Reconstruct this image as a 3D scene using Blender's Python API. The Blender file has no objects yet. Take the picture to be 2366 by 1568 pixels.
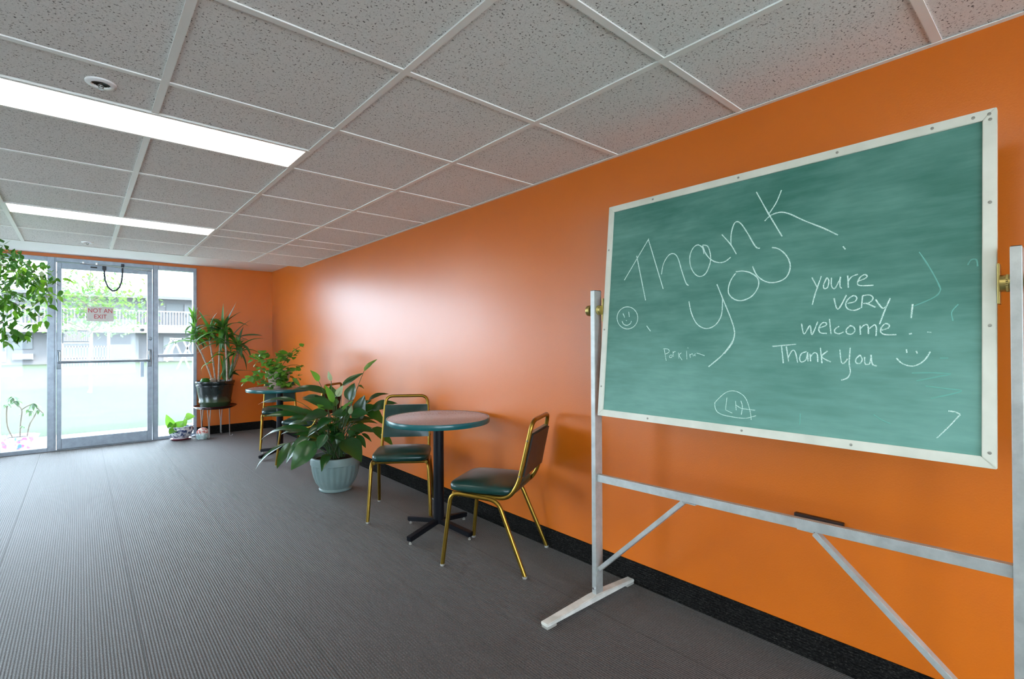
import bpy, bmesh, math, random
from mathutils import Vector, Matrix
random.seed(11)
PI = math.pi
SC = bpy.context.scene
COL = SC.collection

# ------------------------------------------------------------------ camera, world, exposure
CAM_Z = 1.2978
FPX = 1149.25
R_RIGHT = Vector((0.755, -0.65571, -0.004676)).normalized()
R_UP = Vector((-0.000707, -0.007945, 0.99997)).normalized()
R_FWD = Vector((0.655725, 0.754972, 0.006462)).normalized()
CAM = Vector((0, 0, CAM_Z))
cd = bpy.data.cameras.new('camera')
cd.lens = 36 * FPX / 2366
cd.sensor_width = 36
cd.clip_start = 0.02
cd.clip_end = 500
cam = bpy.data.objects.new('camera', cd)
COL.objects.link(cam)
cam.matrix_world = Matrix(((R_RIGHT.x, R_UP.x, -R_FWD.x, 0), (R_RIGHT.y, R_UP.y, -R_FWD.y, 0),
                           (R_RIGHT.z, R_UP.z, -R_FWD.z, CAM_Z), (0, 0, 0, 1)))
SC.camera = cam

wd = bpy.data.worlds.new('sky')
SC.world = wd
wd.use_nodes = True
wd.node_tree.nodes['Background'].inputs[0].default_value = (0.69, 0.85, 1.0, 1)
wd.node_tree.nodes['Background'].inputs[1].default_value = 15.0
sl = bpy.data.lights.new('sun', 'SUN')
sl.energy = 9.0
sl.angle = math.radians(8)
sl.color = (1, .94, .84)
so = bpy.data.objects.new('sun', sl)
COL.objects.link(so)
so.rotation_euler = (math.radians(38), math.radians(14), 0)   # high, from behind the building, over its roof

SC.view_settings.view_transform = 'Standard'
SC.view_settings.look = 'None'
SC.view_settings.gamma = 1
SC.view_settings.use_curve_mapping = False
SC.view_settings.exposure = 0.15
LAMP = 8.5
LAMP_COL = (1.0, 0.95, 0.82)

# ------------------------------------------------------------------ room measures (metres)
XW, YF, HT = 2.257, 8.288, 2.329        # right wall, far wall, ceiling
XL, YB = -4.0, -3.4                     # left and near walls (behind the camera)
SOF_Y, SOF_Z = 6.913, 2.415             # raised strip of ceiling along the windows
P = 0.6827                              # ceiling tile pitch


# ------------------------------------------------------------------ helpers
def ray(u, v):
    return R_RIGHT * ((u - 1183) / FPX) + R_UP * (-(v - 784) / FPX) + R_FWD


def PD(u, v, D):                        # world point seen at pixel (u, v) at camera depth D
    return CAM + ray(u, v) * D


def PY(u, v, Y):                        # ... on the plane y = Y
    d = ray(u, v)
    return CAM + d * (Y / d.y)


def link(o, parent=None):
    COL.objects.link(o)
    if parent:
        o.parent = parent
    return o


def thing(name, label, cat, loc=(0, 0, 0), rotz=0, group=None):
    o = bpy.data.objects.new(name, None)
    o.empty_display_size = .1
    link(o)
    o.location = loc
    o.rotation_euler = (0, 0, rotz)
    o['label'] = label
    o['category'] = cat
    if group:
        o['group'] = group
    return o


def tag(o, label, cat, group=None):
    o['label'] = label
    o['category'] = cat
    if group:
        o['group'] = group
    return o


def sroot(name):
    o = bpy.data.objects.new(name, None)
    link(o)
    o['kind'] = 'structure'
    return o


def obj(name, bm, mat, parent=None, smooth=False, label=None, angle=40):
    me = bpy.data.meshes.new(name)
    bmesh.ops.recalc_face_normals(bm, faces=bm.faces)
    bm.to_mesh(me)
    bm.free()
    if isinstance(mat, (list, tuple)):
        for m in mat:
            me.materials.append(m)
    else:
        me.materials.append(mat)
    if smooth:
        me.polygons.foreach_set('use_smooth', [True] * len(me.polygons))
        try:
            me.set_sharp_from_angle(angle=math.radians(angle))
        except Exception:
            pass
    o = bpy.data.objects.new(name, me)
    link(o, parent)
    if label:
        o['label'] = label
    return o


def struct(name, bm, mat, parent=None, **k):
    o = obj(name, bm, mat, parent, **k)
    if parent is None:
        o['kind'] = 'structure'
    return o


def B():
    return bmesh.new()


def box(bm, lo, hi, bevel=0, mi=0):
    lo, hi = Vector(lo), Vector(hi)
    r = bmesh.ops.create_cube(bm, size=1)
    c, s = (lo + hi) / 2, hi - lo
    for v in r['verts']:
        v.co = Vector((v.co.x * s.x, v.co.y * s.y, v.co.z * s.z)) + c
    fs = set(f for v in r['verts'] for f in v.link_faces)
    for f in fs:
        f.material_index = mi
    if bevel:
        es = list(set(e for v in r['verts'] for e in v.link_edges))
        bmesh.ops.bevel(bm, geom=es, offset=bevel, segments=2, affect='EDGES', profile=.6)
    return r['verts']


def frame_axes(t, hint=Vector((0, 0, 1))):
    t = t.normalized()
    a = hint - t * hint.dot(t)
    if a.length < 1e-3:
        a = Vector((0, 1, 0)) - t * t.y
        if a.length < 1e-3:
            a = Vector((1, 0, 0))
    a.normalize()
    return a, t.cross(a)


def bar(bm, p, q, w, h, hint=(0, 0, 1), bevel=0):
    """rectangular bar from p to q; h along the hint, w across"""
    p, q = Vector(p), Vector(q)
    a, b = frame_axes(q - p, Vector(hint))
    vs = []
    for c in (p, q):
        for i, j in ((-1, -1), (1, -1), (1, 1), (-1, 1)):
            vs.append(bm.verts.new(c + b * (i * w / 2) + a * (j * h / 2)))
    fs = [(0, 1, 2, 3), (7, 6, 5, 4), (0, 4, 5, 1), (1, 5, 6, 2), (2, 6, 7, 3), (3, 7, 4, 0)]
    for f in fs:
        bm.faces.new([vs[i] for i in f])
    if bevel:
        es = list(set(e for v in vs for e in v.link_edges))
        bmesh.ops.bevel(bm, geom=es, offset=bevel, segments=2, affect='EDGES')


def rounded(pts, r=.03, n=5):
    """polyline with its inner corners rounded"""
    pts = [Vector(p) for p in pts]
    out = [pts[0]]
    for i in range(1, len(pts) - 1):
        a, b, c = pts[i - 1], pts[i], pts[i + 1]
        k = min(r, (a - b).length * .49, (c - b).length * .49)
        s, e = b + (a - b).normalized() * k, b + (c - b).normalized() * k
        for j in range(n + 1):
            t = j / n
            out.append(s * (1 - t) ** 2 + b * 2 * t * (1 - t) + e * t * t)
    out.append(pts[-1])
    return out


def tube(bm, pts, r, n=8, closed=False, caps=True, mi=0):
    pts = [Vector(p) for p in pts]
    N = len(pts)
    rr = r if isinstance(r, (list, tuple)) else [r] * N
    rings = []
    prev = None
    for i in range(N):
        if closed:
            t = pts[(i + 1) % N] - pts[i - 1]
        else:
            t = pts[min(i + 1, N - 1)] - pts[max(i - 1, 0)]
        if t.length < 1e-9:
            t = Vector((0, 0, 1))
        t.normalize()
        if prev is None:
            a, b = frame_axes(t)
        else:
            a = prev - t * prev.dot(t)
            if a.length < 1e-6:
                a, b = frame_axes(t)
            a.normalize()
            b = t.cross(a)
        prev = a
        rings.append([bm.verts.new(pts[i] + (a * math.cos(2 * PI * k / n) + b * math.sin(2 * PI * k / n)) * rr[i]) for k in range(n)])
    M = N if closed else N - 1
    for i in range(M):
        A, C = rings[i], rings[(i + 1) % N]
        for k in range(n):
            f = bm.faces.new((A[k], A[(k + 1) % n], C[(k + 1) % n], C[k]))
            f.material_index = mi
            f.smooth = True
    if caps and not closed:
        bm.faces.new(rings[0][::-1]).material_index = mi
        bm.faces.new(rings[-1]).material_index = mi


def lathe(bm, prof, n=32, c=(0, 0, 0), mi=0, flute=None):
    """prof: (radius, z) pairs; flute(k, z) scales the radius"""
    c = Vector(c)
    rings = []
    for r, z in prof:
        if r < 1e-5:
            rings.append([bm.verts.new(c + Vector((0, 0, z)))])
        else:
            rings.append([bm.verts.new(c + Vector((r * (flute(k, z) if flute else 1) * math.cos(2 * PI * k / n),
                                                   r * (flute(k, z) if flute else 1) * math.sin(2 * PI * k / n), z))) for k in range(n)])
    for A, C in zip(rings, rings[1:]):
        for k in range(n):
            a, b = A[k % len(A)], A[(k + 1) % len(A)]
            d, e = C[k % len(C)], C[(k + 1) % len(C)]
            vs = []
            for v in (a, b, e, d):
                if v not in vs:
                    vs.append(v)
            if len(vs) > 2:
                f = bm.faces.new(vs)
                f.material_index = mi
                f.smooth = True


def superell(bm, lo, hi, nseg=10, ex=.35, dome=0.0, smoothz=.5):
    """soft cushion: a box with well rounded edges, optional crown on top"""
    lo, hi = Vector(lo), Vector(hi)
    c, s = (lo + hi) / 2, (hi - lo) / 2
    n, m = 40, 12

    def sp(x, e):
        return math.copysign(abs(x) ** e, x)
    rings = []
    for i in range(m + 1):
        ph = -PI / 2 + PI * i / m
        ring = []
        for k in range(n):
            th = 2 * PI * k / n
            x = sp(math.cos(ph), ex * smoothz * 2) * sp(math.cos(th), ex)
            y = sp(math.cos(ph), ex * smoothz * 2) * sp(math.sin(th), ex)
            z = sp(math.sin(ph), ex * 1.6)
            zz = c.z + s.z * z
            if z > 0 and dome:
                zz += dome * (1 - x * x) * (1 - y * y)
            ring.append(bm.verts.new((c.x + s.x * x, c.y + s.y * y, zz)))
        rings.append(ring)
    for A, C in zip(rings, rings[1:]):
        for k in range(n):
            f = bm.faces.new((A[k], A[(k + 1) % n], C[(k + 1) % n], C[k]))
            f.smooth = True
    bmesh.ops.remove_doubles(bm, verts=bm.verts, dist=1e-5)


# ------------------------------------------------------------------ materials
def mat(name, col, rough=.5, metal=0, spec=.5, **k):
    m = bpy.data.materials.new(name)
    m.use_nodes = True
    b = m.node_tree.nodes['Principled BSDF']
    b.inputs['Base Color'].default_value = (*col, 1)
    b.inputs['Roughness'].default_value = rough
    b.inputs['Metallic'].default_value = metal
    b.inputs['Specular IOR Level'].default_value = spec
    for kk, vv in k.items():
        b.inputs[kk.replace('_', ' ')].default_value = vv
    return m


class NT:
    def __init__(s, m):
        s.t = m.node_tree
        s.b = m.node_tree.nodes.get('Principled BSDF')

    def n(s, ty, **k):
        nd = s.t.nodes.new(ty)
        for a, v in k.items():
            if a.startswith('i_'):
                nd.inputs[a[2:].replace('_', ' ')].default_value = v
            elif a.startswith('x'):
                nd.inputs[int(a[1:])].default_value = v
            else:
                setattr(nd, a, v)
        return nd

    def l(s, a, b):
        s.t.links.new(a, b)

    def pos(s, scale=(1, 1, 1), obj=False):
        if obj:
            g = s.n('ShaderNodeTexCoord').outputs['Object']
        else:
            g = s.n('ShaderNodeNewGeometry').outputs['Position']
        mp = s.n('ShaderNodeMapping')
        mp.inputs['Scale'].default_value = scale
        s.l(g, mp.inputs[0])
        return mp.outputs[0]

    def noise(s, vec, scale, detail=2, rough=.5):
        nd = s.n('ShaderNodeTexNoise')
        nd.inputs['Scale'].default_value = scale
        nd.inputs['Detail'].default_value = detail
        nd.inputs['Roughness'].default_value = rough
        s.l(vec, nd.inputs['Vector'])
        return nd.outputs[0]

    def ramp(s, fac, stops):
        nd = s.n('ShaderNodeValToRGB')
        el = nd.color_ramp.elements
        while len(el) < len(stops):
            el.new(.5)
        for e, (p, c) in zip(el, stops):
            e.position = p
            e.color = (*c, 1) if len(c) == 3 else c
        s.l(fac, nd.inputs[0])
        return nd.outputs[0]

    def mix(s, fac, a, b, mode='MIX'):
        nd = s.n('ShaderNodeMix', data_type='RGBA', blend_type=mode)
        for k, x in ((0, fac), (6, a), (7, b)):
            if hasattr(x, 'is_linked'):
                s.l(x, nd.inputs[k])
            else:
                nd.inputs[k].default_value = x if k == 0 else ((*x, 1) if len(x) == 3 else x)
        return nd.outputs[2]

    def math(s, op, a, b=0.0, c=0.0):
        nd = s.n('ShaderNodeMath', operation=op)
        for k, x in enumerate((a, b, c)):
            if hasattr(x, 'is_linked'):
                s.l(x, nd.inputs[k])
            else:
                nd.inputs[k].default_value = x
        return nd.outputs[0]

    def bump(s, h, strength=.2, dist=.01):
        nd = s.n('ShaderNodeBump')
        nd.inputs['Strength'].default_value = strength
        nd.inputs['Distance'].default_value = dist
        s.l(h, nd.inputs['Height'])
        s.l(nd.outputs[0], s.b.inputs['Normal'])


def m_wall():
    m = mat('orange_wall_paint', (.78, .2, .022), .31, spec=.62)
    t = NT(m)
    p = t.pos()
    c = t.mix(t.noise(p, 1.3, 3), (.61, .136, .006), (.665, .158, .009))
    t.l(c, t.b.inputs['Base Color'])
    h = t.math('ADD', t.noise(p, 160, 2), t.math('MULTIPLY', t.noise(p, 3.0, 2), 4.0))
    t.bump(h, .12, .004)
    return m


def m_tile():
    m = mat('fissured_ceiling_tile', (.74, .74, .71), .9, spec=.15)
    t = NT(m)
    p = t.pos()
    n1 = t.noise(p, 125, 2, .6)
    n2 = t.noise(p, 70, 1.5)
    spots = t.ramp(n1, [(.58, (0, 0, 0)), (.66, (1, 1, 1))])
    gate = t.ramp(n2, [(.38, (0, 0, 0)), (.52, (1, 1, 1))])
    f = t.math('MULTIPLY', spots, gate)
    oi = t.n('ShaderNodeObjectInfo')
    base = t.mix(oi.outputs['Random'], (.86, .86, .83), (.90, .90, .875))
    base = t.mix(t.ramp(t.noise(p, 330, 2), [(.4, (0, 0, 0)), (.65, (1, 1, 1))]), base, (.77, .77, .745))
    c = t.mix(f, base, (.13, .125, .115))
    t.l(c, t.b.inputs['Base Color'])
    t.bump(f, -.5, .003)
    return m


def m_carpet(name='ribbed_carpet', dark=False):
    m = mat(name, (.08, .075, .075), .6 if not dark else .95, spec=.3 if not dark else .03)
    t = NT(m)
    t.b.inputs['Sheen Weight'].default_value = .2 if not dark else .0
    t.b.inputs['Sheen Roughness'].default_value = .5
    p = t.pos()
    sx = t.n('ShaderNodeSeparateXYZ')
    t.l(p, sx.inputs[0])
    ax = sx.outputs['Z'] if dark else sx.outputs['X']
    rib = t.math('SINE', t.math('MULTIPLY', t.math('ADD', ax, t.math('MULTIPLY', t.noise(p, 8, 1), .0012)), 2 * PI / .0115))
    rib = t.math('MULTIPLY_ADD', rib, .5, .5)
    sp = t.noise(t.pos((1, .45, 1)), 260, 2, .7)
    big = t.noise(p, 2.2, 3)
    if dark:
        c = t.ramp(sp, [(.42, (.006, .006, .006)), (.62, (.022, .021, .02)), (.72, (.07, .068, .06))])
    else:
        c = t.ramp(sp, [(.38, (.006, .0045, .004)), (.5, (.027, .0215, .019)), (.63, (.115, .096, .088))])
        c = t.mix(t.math('MULTIPLY', t.math('SUBTRACT', 1.0, rib), .4), c, (.008, .0065, .006))
        c = t.mix(t.math('MULTIPLY', big, .25), c, (.024, .019, .017))
    t.l(c, t.b.inputs['Base Color'])
    t.bump(t.math('ADD', rib, t.math('MULTIPLY', sp, .8)), .6, .004)
    return m


def m_board():
    m = mat('green_chalkboard', (.06, .23, .18), .55, spec=.35)
    t = NT(m)
    p = t.pos()
    a = t.ramp(t.noise(t.pos((1, 1.0, 2.2)), 2.1, 4, .6), [(.40, (0, 0, 0)), (.72, (1, 1, 1))])
    b = t.ramp(t.noise(t.pos((1, 6, 40)), 1.0, 4, .6), [(.4, (0, 0, 0)), (.75, (1, 1, 1))])
    sx = t.n('ShaderNodeSeparateXYZ')
    t.l(p, sx.inputs[0])
    low = t.ramp(t.math('MULTIPLY', t.math('SUBTRACT', sx.outputs['Z'], .9), 1.0), [(.0, (1, 1, 1)), (.75, (0, 0, 0))])
    f = t.math('MULTIPLY', t.math('ADD', t.math('ADD', t.math('MULTIPLY', a, .55), t.math('MULTIPLY', b, .3)), t.math('MULTIPLY', low, .7)), .58)
    c = t.mix(f, (.034, .15, .112), (.22, .44, .38))
    t.l(c, t.b.inputs['Base Color'])
    t.l(t.math('MULTIPLY_ADD', f, .25, .5), t.b.inputs['Roughness'])
    return m


def m_chalk():
    m = mat('white_chalk', (.62, .78, .72), .95, spec=.1)
    t = NT(m)
    c = t.mix(t.ramp(t.noise(t.pos(), 420, 2, .7), [(.36, (0, 0, 0)), (.55, (1, 1, 1))]), (.16, .40, .33), (.66, .82, .76))
    t.l(c, t.b.inputs['Base Color'])
    return m


def m_leaf(name, c1, c2, tip=None, rough=.35, trans=.35, vein=None):
    m = mat(name, c1, rough, spec=.5)
    t = NT(m)
    oi = t.n('ShaderNodeObjectInfo')
    c = t.mix(oi.outputs['Random'], c1, c2)
    c = t.mix(t.math('MULTIPLY', t.noise(t.pos(), 30, 2), .5), c, tuple(x * .6 for x in c1))
    t.l(c, t.b.inputs['Base Color'])
    out = t.t.nodes['Material Output']
    tr = t.n('ShaderNodeBsdfTranslucent')
    tc = t.mix(.55, c, (.25, .55, .04))
    t.l(tc, tr.inputs[0])
    mx = t.n('ShaderNodeMixShader')
    mx.inputs[0].default_value = trans
    t.l(t.b.outputs[0], mx.inputs[1])
    t.l(tr.outputs[0], mx.inputs[2])
    t.l(mx.outputs[0], out.inputs[0])
    return m


def m_glass(veil=.015):
    m = bpy.data.materials.new('glare_veil_glass')
    m.use_nodes = True
    t = NT(m)
    t.t.nodes.remove(t.b)
    out = t.t.nodes['Material Output']
    tr = t.n('ShaderNodeBsdfTransparent')
    tr.inputs[0].default_value = (.97, .985, .98, 1)
    gl = t.n('ShaderNodeBsdfGlossy')
    gl.inputs['Roughness'].default_value = .02
    fr = t.n('ShaderNodeFresnel')
    fr.inputs[0].default_value = 1.45
    m1 = t.n('ShaderNodeMixShader')
    t.l(fr.outputs[0], m1.inputs[0])
    t.l(tr.outputs[0], m1.inputs[1])
    t.l(gl.outputs[0], m1.inputs[2])
    tl = t.n('ShaderNodeBsdfTranslucent')
    tl.inputs[0].default_value = (.95, .97, 1, 1)
    m2 = t.n('ShaderNodeMixShader')
    m2.inputs[0].default_value = veil  # translucency put in to imitate glare whitening the view outside
    t.l(m1.outputs[0], m2.inputs[1])
    t.l(tl.outputs[0], m2.inputs[2])
    t.l(m2.outputs[0], out.inputs[0])
    return m


def m_metal(name, col, rough=.35, metal=.85, bumpy=False):
    m = mat(name, col, rough, metal)
    t = NT(m)
    p = t.pos((1, 1, 1))
    c = t.mix(t.ramp(t.noise(p, 14, 4, .65), [(.35, (0, 0, 0)), (.7, (1, 1, 1))]), tuple(x * .82 for x in col), tuple(min(1, x * 1.08) for x in col))
    t.l(c, t.b.inputs['Base Color'])
    return m


def m_noisy(name, c1, c2, scale, rough=.6, spec=.4, bump=0):
    m = mat(name, c1, rough, spec=spec)
    t = NT(m)
    f = t.noise(t.pos(), scale, 3, .6)
    t.l(t.mix(t.ramp(f, [(.35, (0, 0, 0)), (.65, (1, 1, 1))]), c1, c2), t.b.inputs['Base Color'])
    if bump:
        t.bump(f, bump, .01)
    return m


def m_emit(name, col, s):
    m = bpy.data.materials.new(name)
    m.use_nodes = True
    t = NT(m)
    t.b.inputs['Base Color'].default_value = (.9, .9, .88, 1)
    t.b.inputs['Emission Color'].default_value = (*col, 1)
    t.b.inputs['Emission Strength'].default_value = s
    return m


M = dict(
    wall=m_wall(), tile=m_tile(), carpet=m_carpet(), base=m_carpet('ribbed_carpet_base', True),
    cream=mat('cream_wall_paint', (.62, .58, .52), .6),
    white=mat('white_painted_metal', (.90, .91, .87), .45),
    soffit=mat('white_drywall', (.82, .83, .82), .55),
    lamp=m_emit('fluorescent_diffuser', LAMP_COL, LAMP),
    alu=m_metal('brushed_aluminium_frame', (.30, .34, .39), .38, .7),
    aludark=m_metal('dark_aluminium_edge', (.22, .25, .28), .4, .7),
    glass=m_glass(), board=m_board(), chalk=m_chalk(),
    boardframe=m_noisy('cream_aluminium_trim', (.58, .59, .50), (.66, .66, .57), 9, .4),
    stand=m_metal('galvanised_stand_tube', (.52, .545, .53), .42, .55),
    brass=m_metal('dull_brass', (.46, .37, .13), .35, .85),
    gold=m_metal('brass_chair_tube', (.31, .19, .03), .3, .9),
    vinyl=m_noisy('dark_green_vinyl', (.004, .030, .026), (.007, .042, .036), 18, .28, .4),
    vinylback=m_noisy('dark_maroon_back_vinyl', (.030, .020, .020), (.045, .028, .026), 18, .4, .4),
    black=mat('black_enamel', (.006, .007, .010), .4, spec=.15),
    glide=mat('nylon_glide', (.34, .33, .30), .4),
    lam=m_noisy('mauve_grey_laminate', (.25, .205, .215), (.33, .275, .285), 120, .25),
    teal=mat('dark_teal_edge_band', (.008, .10, .11), .25),
    chrome=mat('chrome', (.75, .75, .78), .18, 1),
    dark=mat('dark_recess', (.012, .013, .010), .6),
    screw=mat('dull_screw', (.30, .30, .26), .45, .6),
    rubber=mat('grey_rubber', (.05, .055, .065), .6, spec=.2),
    brown=mat('dark_brown_plastic', (.018, .006, .004), .4),
    sagepot=m_noisy('sage_green_plastic_pot', (.155, .22, .22), (.19, .26, .255), 5, .4),
    soil=m_noisy('dark_potting_soil', (.010, .008, .006), (.03, .022, .016), 60, .9, .2, .5),
    spath=m_leaf('peace_lily_leaf', (.006, .045, .014), (.016, .085, .022), rough=.25, trans=.22),
    spathl=m_leaf('peace_lily_young_leaf', (.09, .27, .03), (.14, .34, .05), rough=.3, trans=.45),
    spathe=m_leaf('peace_lily_spathe', (.55, .66, .42), (.62, .72, .5), rough=.5, trans=.4),
    stalk=mat('green_leaf_stalk', (.035, .085, .02), .45),
    stalkb=mat('brown_leaf_stalk', (.06, .045, .02), .5),
    drac=m_leaf('strap_leaf', (.030, .15, .022), (.085, .27, .035), rough=.35, trans=.4),
    dracd=m_leaf('dark_strap_leaf', (.020, .07, .025), (.04, .11, .035), rough=.3, trans=.25),
    cane=m_noisy('pale_cane_bark', (.30, .22, .17), (.46, .36, .30), 40, .7),
    ficus=m_leaf('weeping_fig_leaf', (.006, .085, .014), (.03, .17, .02), rough=.3, trans=.36),
    ficusl=m_leaf('weeping_fig_young_leaf', (.14, .37, .03), (.22, .45, .045), rough=.35, trans=.55),
    bark=m_noisy('grey_brown_bark', (.10, .075, .05), (.18, .14, .10), 30, .8, .3, .3),
    poth=m_leaf('ivy_leaf', (.10, .29, .03), (.22, .42, .07), rough=.35, trans=.4),
    pothd=m_leaf('ivy_leaf_dark', (.05, .18, .03), (.09, .24, .04), rough=.35, trans=.35),
    pinkpot=m_noisy('blush_ceramic', (.44, .31, .28), (.52, .40, .36), 6, .35),
    traym=mat('dark_red_lacquer_tray', (.045, .010, .014), .22),
    wire=mat('dark_chromed_wire', (.28, .26, .25), .3, .8),
    redsaucer=mat('crimson_saucer', (.22, .012, .035), .35),
    clay=m_noisy('grey_stone', (.32, .31, .34), (.42, .41, .43), 20, .8),
)


def m_greenpot():
    m = mat('dark_green_glaze', (.01, .03, .02), .22)
    t = NT(m)
    sx = t.n('ShaderNodeSeparateXYZ')
    t.l(t.pos((1, 1, 1), True), sx.inputs[0])
    c = t.ramp(t.math('DIVIDE', sx.outputs['Z'], .37), [(0, (.018, .040, .020)), (.18, (.035, .068, .03)), (.30, (.014, .036, .018)), (.42, (.006, .010, .012)), (1, (.006, .010, .014))])
    c = t.mix(t.math('MULTIPLY', t.noise(t.pos((1, 1, .3)), 30, 3), .35), c, (.03, .045, .03))
    t.l(c, t.b.inputs['Base Color'])
    return m


def m_delft():
    m = mat('blue_and_white_ceramic', (.7, .72, .75), .25)
    t = NT(m)
    p = t.pos((1, 1, 1), True)
    f = t.ramp(t.noise(p, 26, 4, .7), [(.47, (0, 0, 0)), (.56, (1, 1, 1))])
    sx = t.n('ShaderNodeSeparateXYZ')
    t.l(p, sx.inputs[0])
    band = t.ramp(sx.outputs['Z'], [(.03, (0, 0, 0)), (.045, (1, 1, 1)), (.17, (1, 1, 1)), (.185, (0, 0, 0))])
    c = t.mix(t.math('MULTIPLY', f, band), (.68, .71, .76), (.03, .055, .16))
    t.l(c, t.b.inputs['Base Color'])
    return m


def m_floral():
    m = mat('white_floral_ceramic', (.8, .8, .82), .3)
    t = NT(m)
    p = t.pos((1, 1, 1), True)
    f = t.ramp(t.noise(p, 13, 2, .5), [(.55, (0, 0, 0)), (.62, (1, 1, 1))])
    g = t.ramp(t.noise(t.pos((1.3, 1.1, .9), True), 15, 2, .5), [(.56, (0, 0, 0)), (.63, (1, 1, 1))])
    c = t.mix(f, (.78, .78, .82), (.55, .10, .30))
    c = t.mix(g, c, (.08, .24, .38))
    t.l(c, t.b.inputs['Base Color'])
    return m


def m_jar():
    m = mat('painted_glass_jar', (.5, .6, .6), .15)
    t = NT(m)
    p = t.pos((1, 1, 1), True)
    sx = t.n('ShaderNodeSeparateXYZ')
    t.l(p, sx.inputs[0])
    f = t.ramp(t.noise(p, 30, 3, .6), [(.42, (0, 0, 0)), (.55, (1, 1, 1))])
    top = t.ramp(sx.outputs['Z'], [(.07, (0, 0, 0)), (.095, (1, 1, 1))])
    a = t.mix(f, (.55, .66, .68), (.30, .44, .44))
    b = t.mix(f, (.70, .62, .58), (.50, .10, .08))
    t.l(t.mix(top, a, b), t.b.inputs['Base Color'])
    return m


M['greenpot'], M['delft'], M['floral'], M['jar'] = m_greenpot(), m_delft(), m_floral(), m_jar()

# ------------------------------------------------------------------ floor: carpet in lengths running towards the door
fl = sroot('floor')
bm = B()
box(bm, (XL, YB, -.08), (XW, YF, -.006))
obj('screed', bm, M['dark'], fl)
SW = .5615
x = .2055
while x > XL:
    x -= SW
while x < XW:
    a, b = max(x, XL) + .0009, min(x + SW, XW) - .0009
    bm = B()
    box(bm, (a, YB, -.006), (b, YF, 0))
    obj('carpet_strip', bm, M['carpet'], fl)
    x += SW

# ------------------------------------------------------------------ walls
bm = B()
box(bm, (XW, YB - .1, -.1), (XW + .12, YF + .12, SOF_Z + .25))
struct('wall_right', bm, M['wall'])
DX0, DX1 = -.302, 1.25                     # storefront opening: from the left mullion to the right frame
bm = B()
box(bm, (DX1, YF, -.1), (XW + .12, YF + .12, SOF_Z + .25))
box(bm, (XL - .1, YF, 2.372), (DX1, YF + .12, SOF_Z + .25))
struct('wall_far', bm, M['wall'])
LWIN_ADDED = [(4.6, 6.8)]           # unseen window added in the left wall for more light
bm = B()
box(bm, (XL - .12, YB - .1, -.1), (XL, YF + .12, .45))
box(bm, (XL - .12, YB - .1, 2.15), (XL, YF + .12, SOF_Z + .25))
ye = YB - .1
for a, b in LWIN_ADDED + [(YF + .12, 0)]:
    box(bm, (XL - .12, ye, .45), (XL, a, 2.15))
    ye = b
struct('wall_left', bm, M['cream'])
NWIN_ADDED = [(-3.3, -1.2), (-.7, 1.4)]                                   # unseen windows added to light the ceiling, under their canopy
bm = B()
box(bm, (XL, YB - .12, -.1), (XW, YB, .35))
box(bm, (XL, YB - .12, 2.15), (XW, YB, SOF_Z + .25))
xe = XL
for a, b in NWIN_ADDED + [(XW, 0)]:
    box(bm, (xe, YB - .12, .35), (a, YB, 2.15))
    xe = b
struct('wall_near', bm, M['cream'])
bm = B()
box(bm, (XL - 2, YB - 1.5, 2.6), (XW + 2, YB - .12, 2.75))  # unseen overhang added to keep sky light off the near windows
struct('added_canopy', bm, M['soffit'])
for i, (a, b) in enumerate(NWIN_ADDED):
    wn = sroot('window_%d' % (i + 5))  # unseen window added to let bounced light in
    for lo, hi in (((a, .35), (a + .05, 2.15)), ((b - .05, .35), (b, 2.15)), ((a + .05, .35), (b - .05, .4)), ((a + .05, 2.1), (b - .05, 2.15))):
        bm = B()
        box(bm, (lo[0], YB - .1, lo[1]), (hi[0], YB - .02, hi[1]))
        obj('window_frame', bm, M['white'], wn)
    bm = B()
    bm.faces.new([bm.verts.new(q) for q in ((a + .05, YB - .06, .4), (b - .05, YB - .06, .4), (b - .05, YB - .06, 2.1), (a + .05, YB - .06, 2.1))])
    obj('glass_pane', bm, M['glass'], wn)


def baseboard(name, lo, hi):
    bm = B()
    box(bm, lo, hi, .002)
    return struct(name, bm, M['base'])


baseboard('baseboard_right', (XW - .009, YB, 0), (XW, YF, .118))
baseboard('baseboard_far', (DX1 + .002, YF - .009, 0), (XW - .009, YF, .118))

# ------------------------------------------------------------------ ceiling: tiles, tees, soffit
ce = sroot('ceiling')
bm = B()
box(bm, (XL, YB, HT + .12), (XW, SOF_Y, HT + .16))
obj('deck', bm, M['dark'], ce)
xs = [.9353 + P * k for k in range(-8, 2) if .9353 + P * k > XL + .05]      # main tees
xs = [XL] + xs + [XW]
ys = [1.6917 + P * k for k in range(-7, 6)] + [5.447, 6.130]
ys = [YB] + ys + [SOF_Y]
LIGHTS = []                                                          # (x0, x1, y0, y1)
for lx in (-.4303, -3.1611):
    for ly in (5.106, 2.716, .326 + P / 2 - P / 2, -2.064):
        LIGHTS.append((lx, lx + 2 * P, ly, ly + P / 2))  # only the first two are seen; the rest are added for light


def in_light(x0, x1, y0, y1):
    """parts of the cell row that lights take: returns y intervals left for tiles"""
    iv = [(y0, y1)]
    for a, b, c, d in LIGHTS:
        if min(x1, b) - max(x0, a) > .05:
            nv = []
            for s, e in iv:
                if c - .01 > s and c < e:
                    nv.append((s, min(e, c)))
                if d + .01 < e and d > s:
                    nv.append((max(s, d), e))
                if not (c < e and d > s):
                    nv.append((s, e))
            iv = [q for q in nv if q[1] - q[0] > .05]
    return iv


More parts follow.
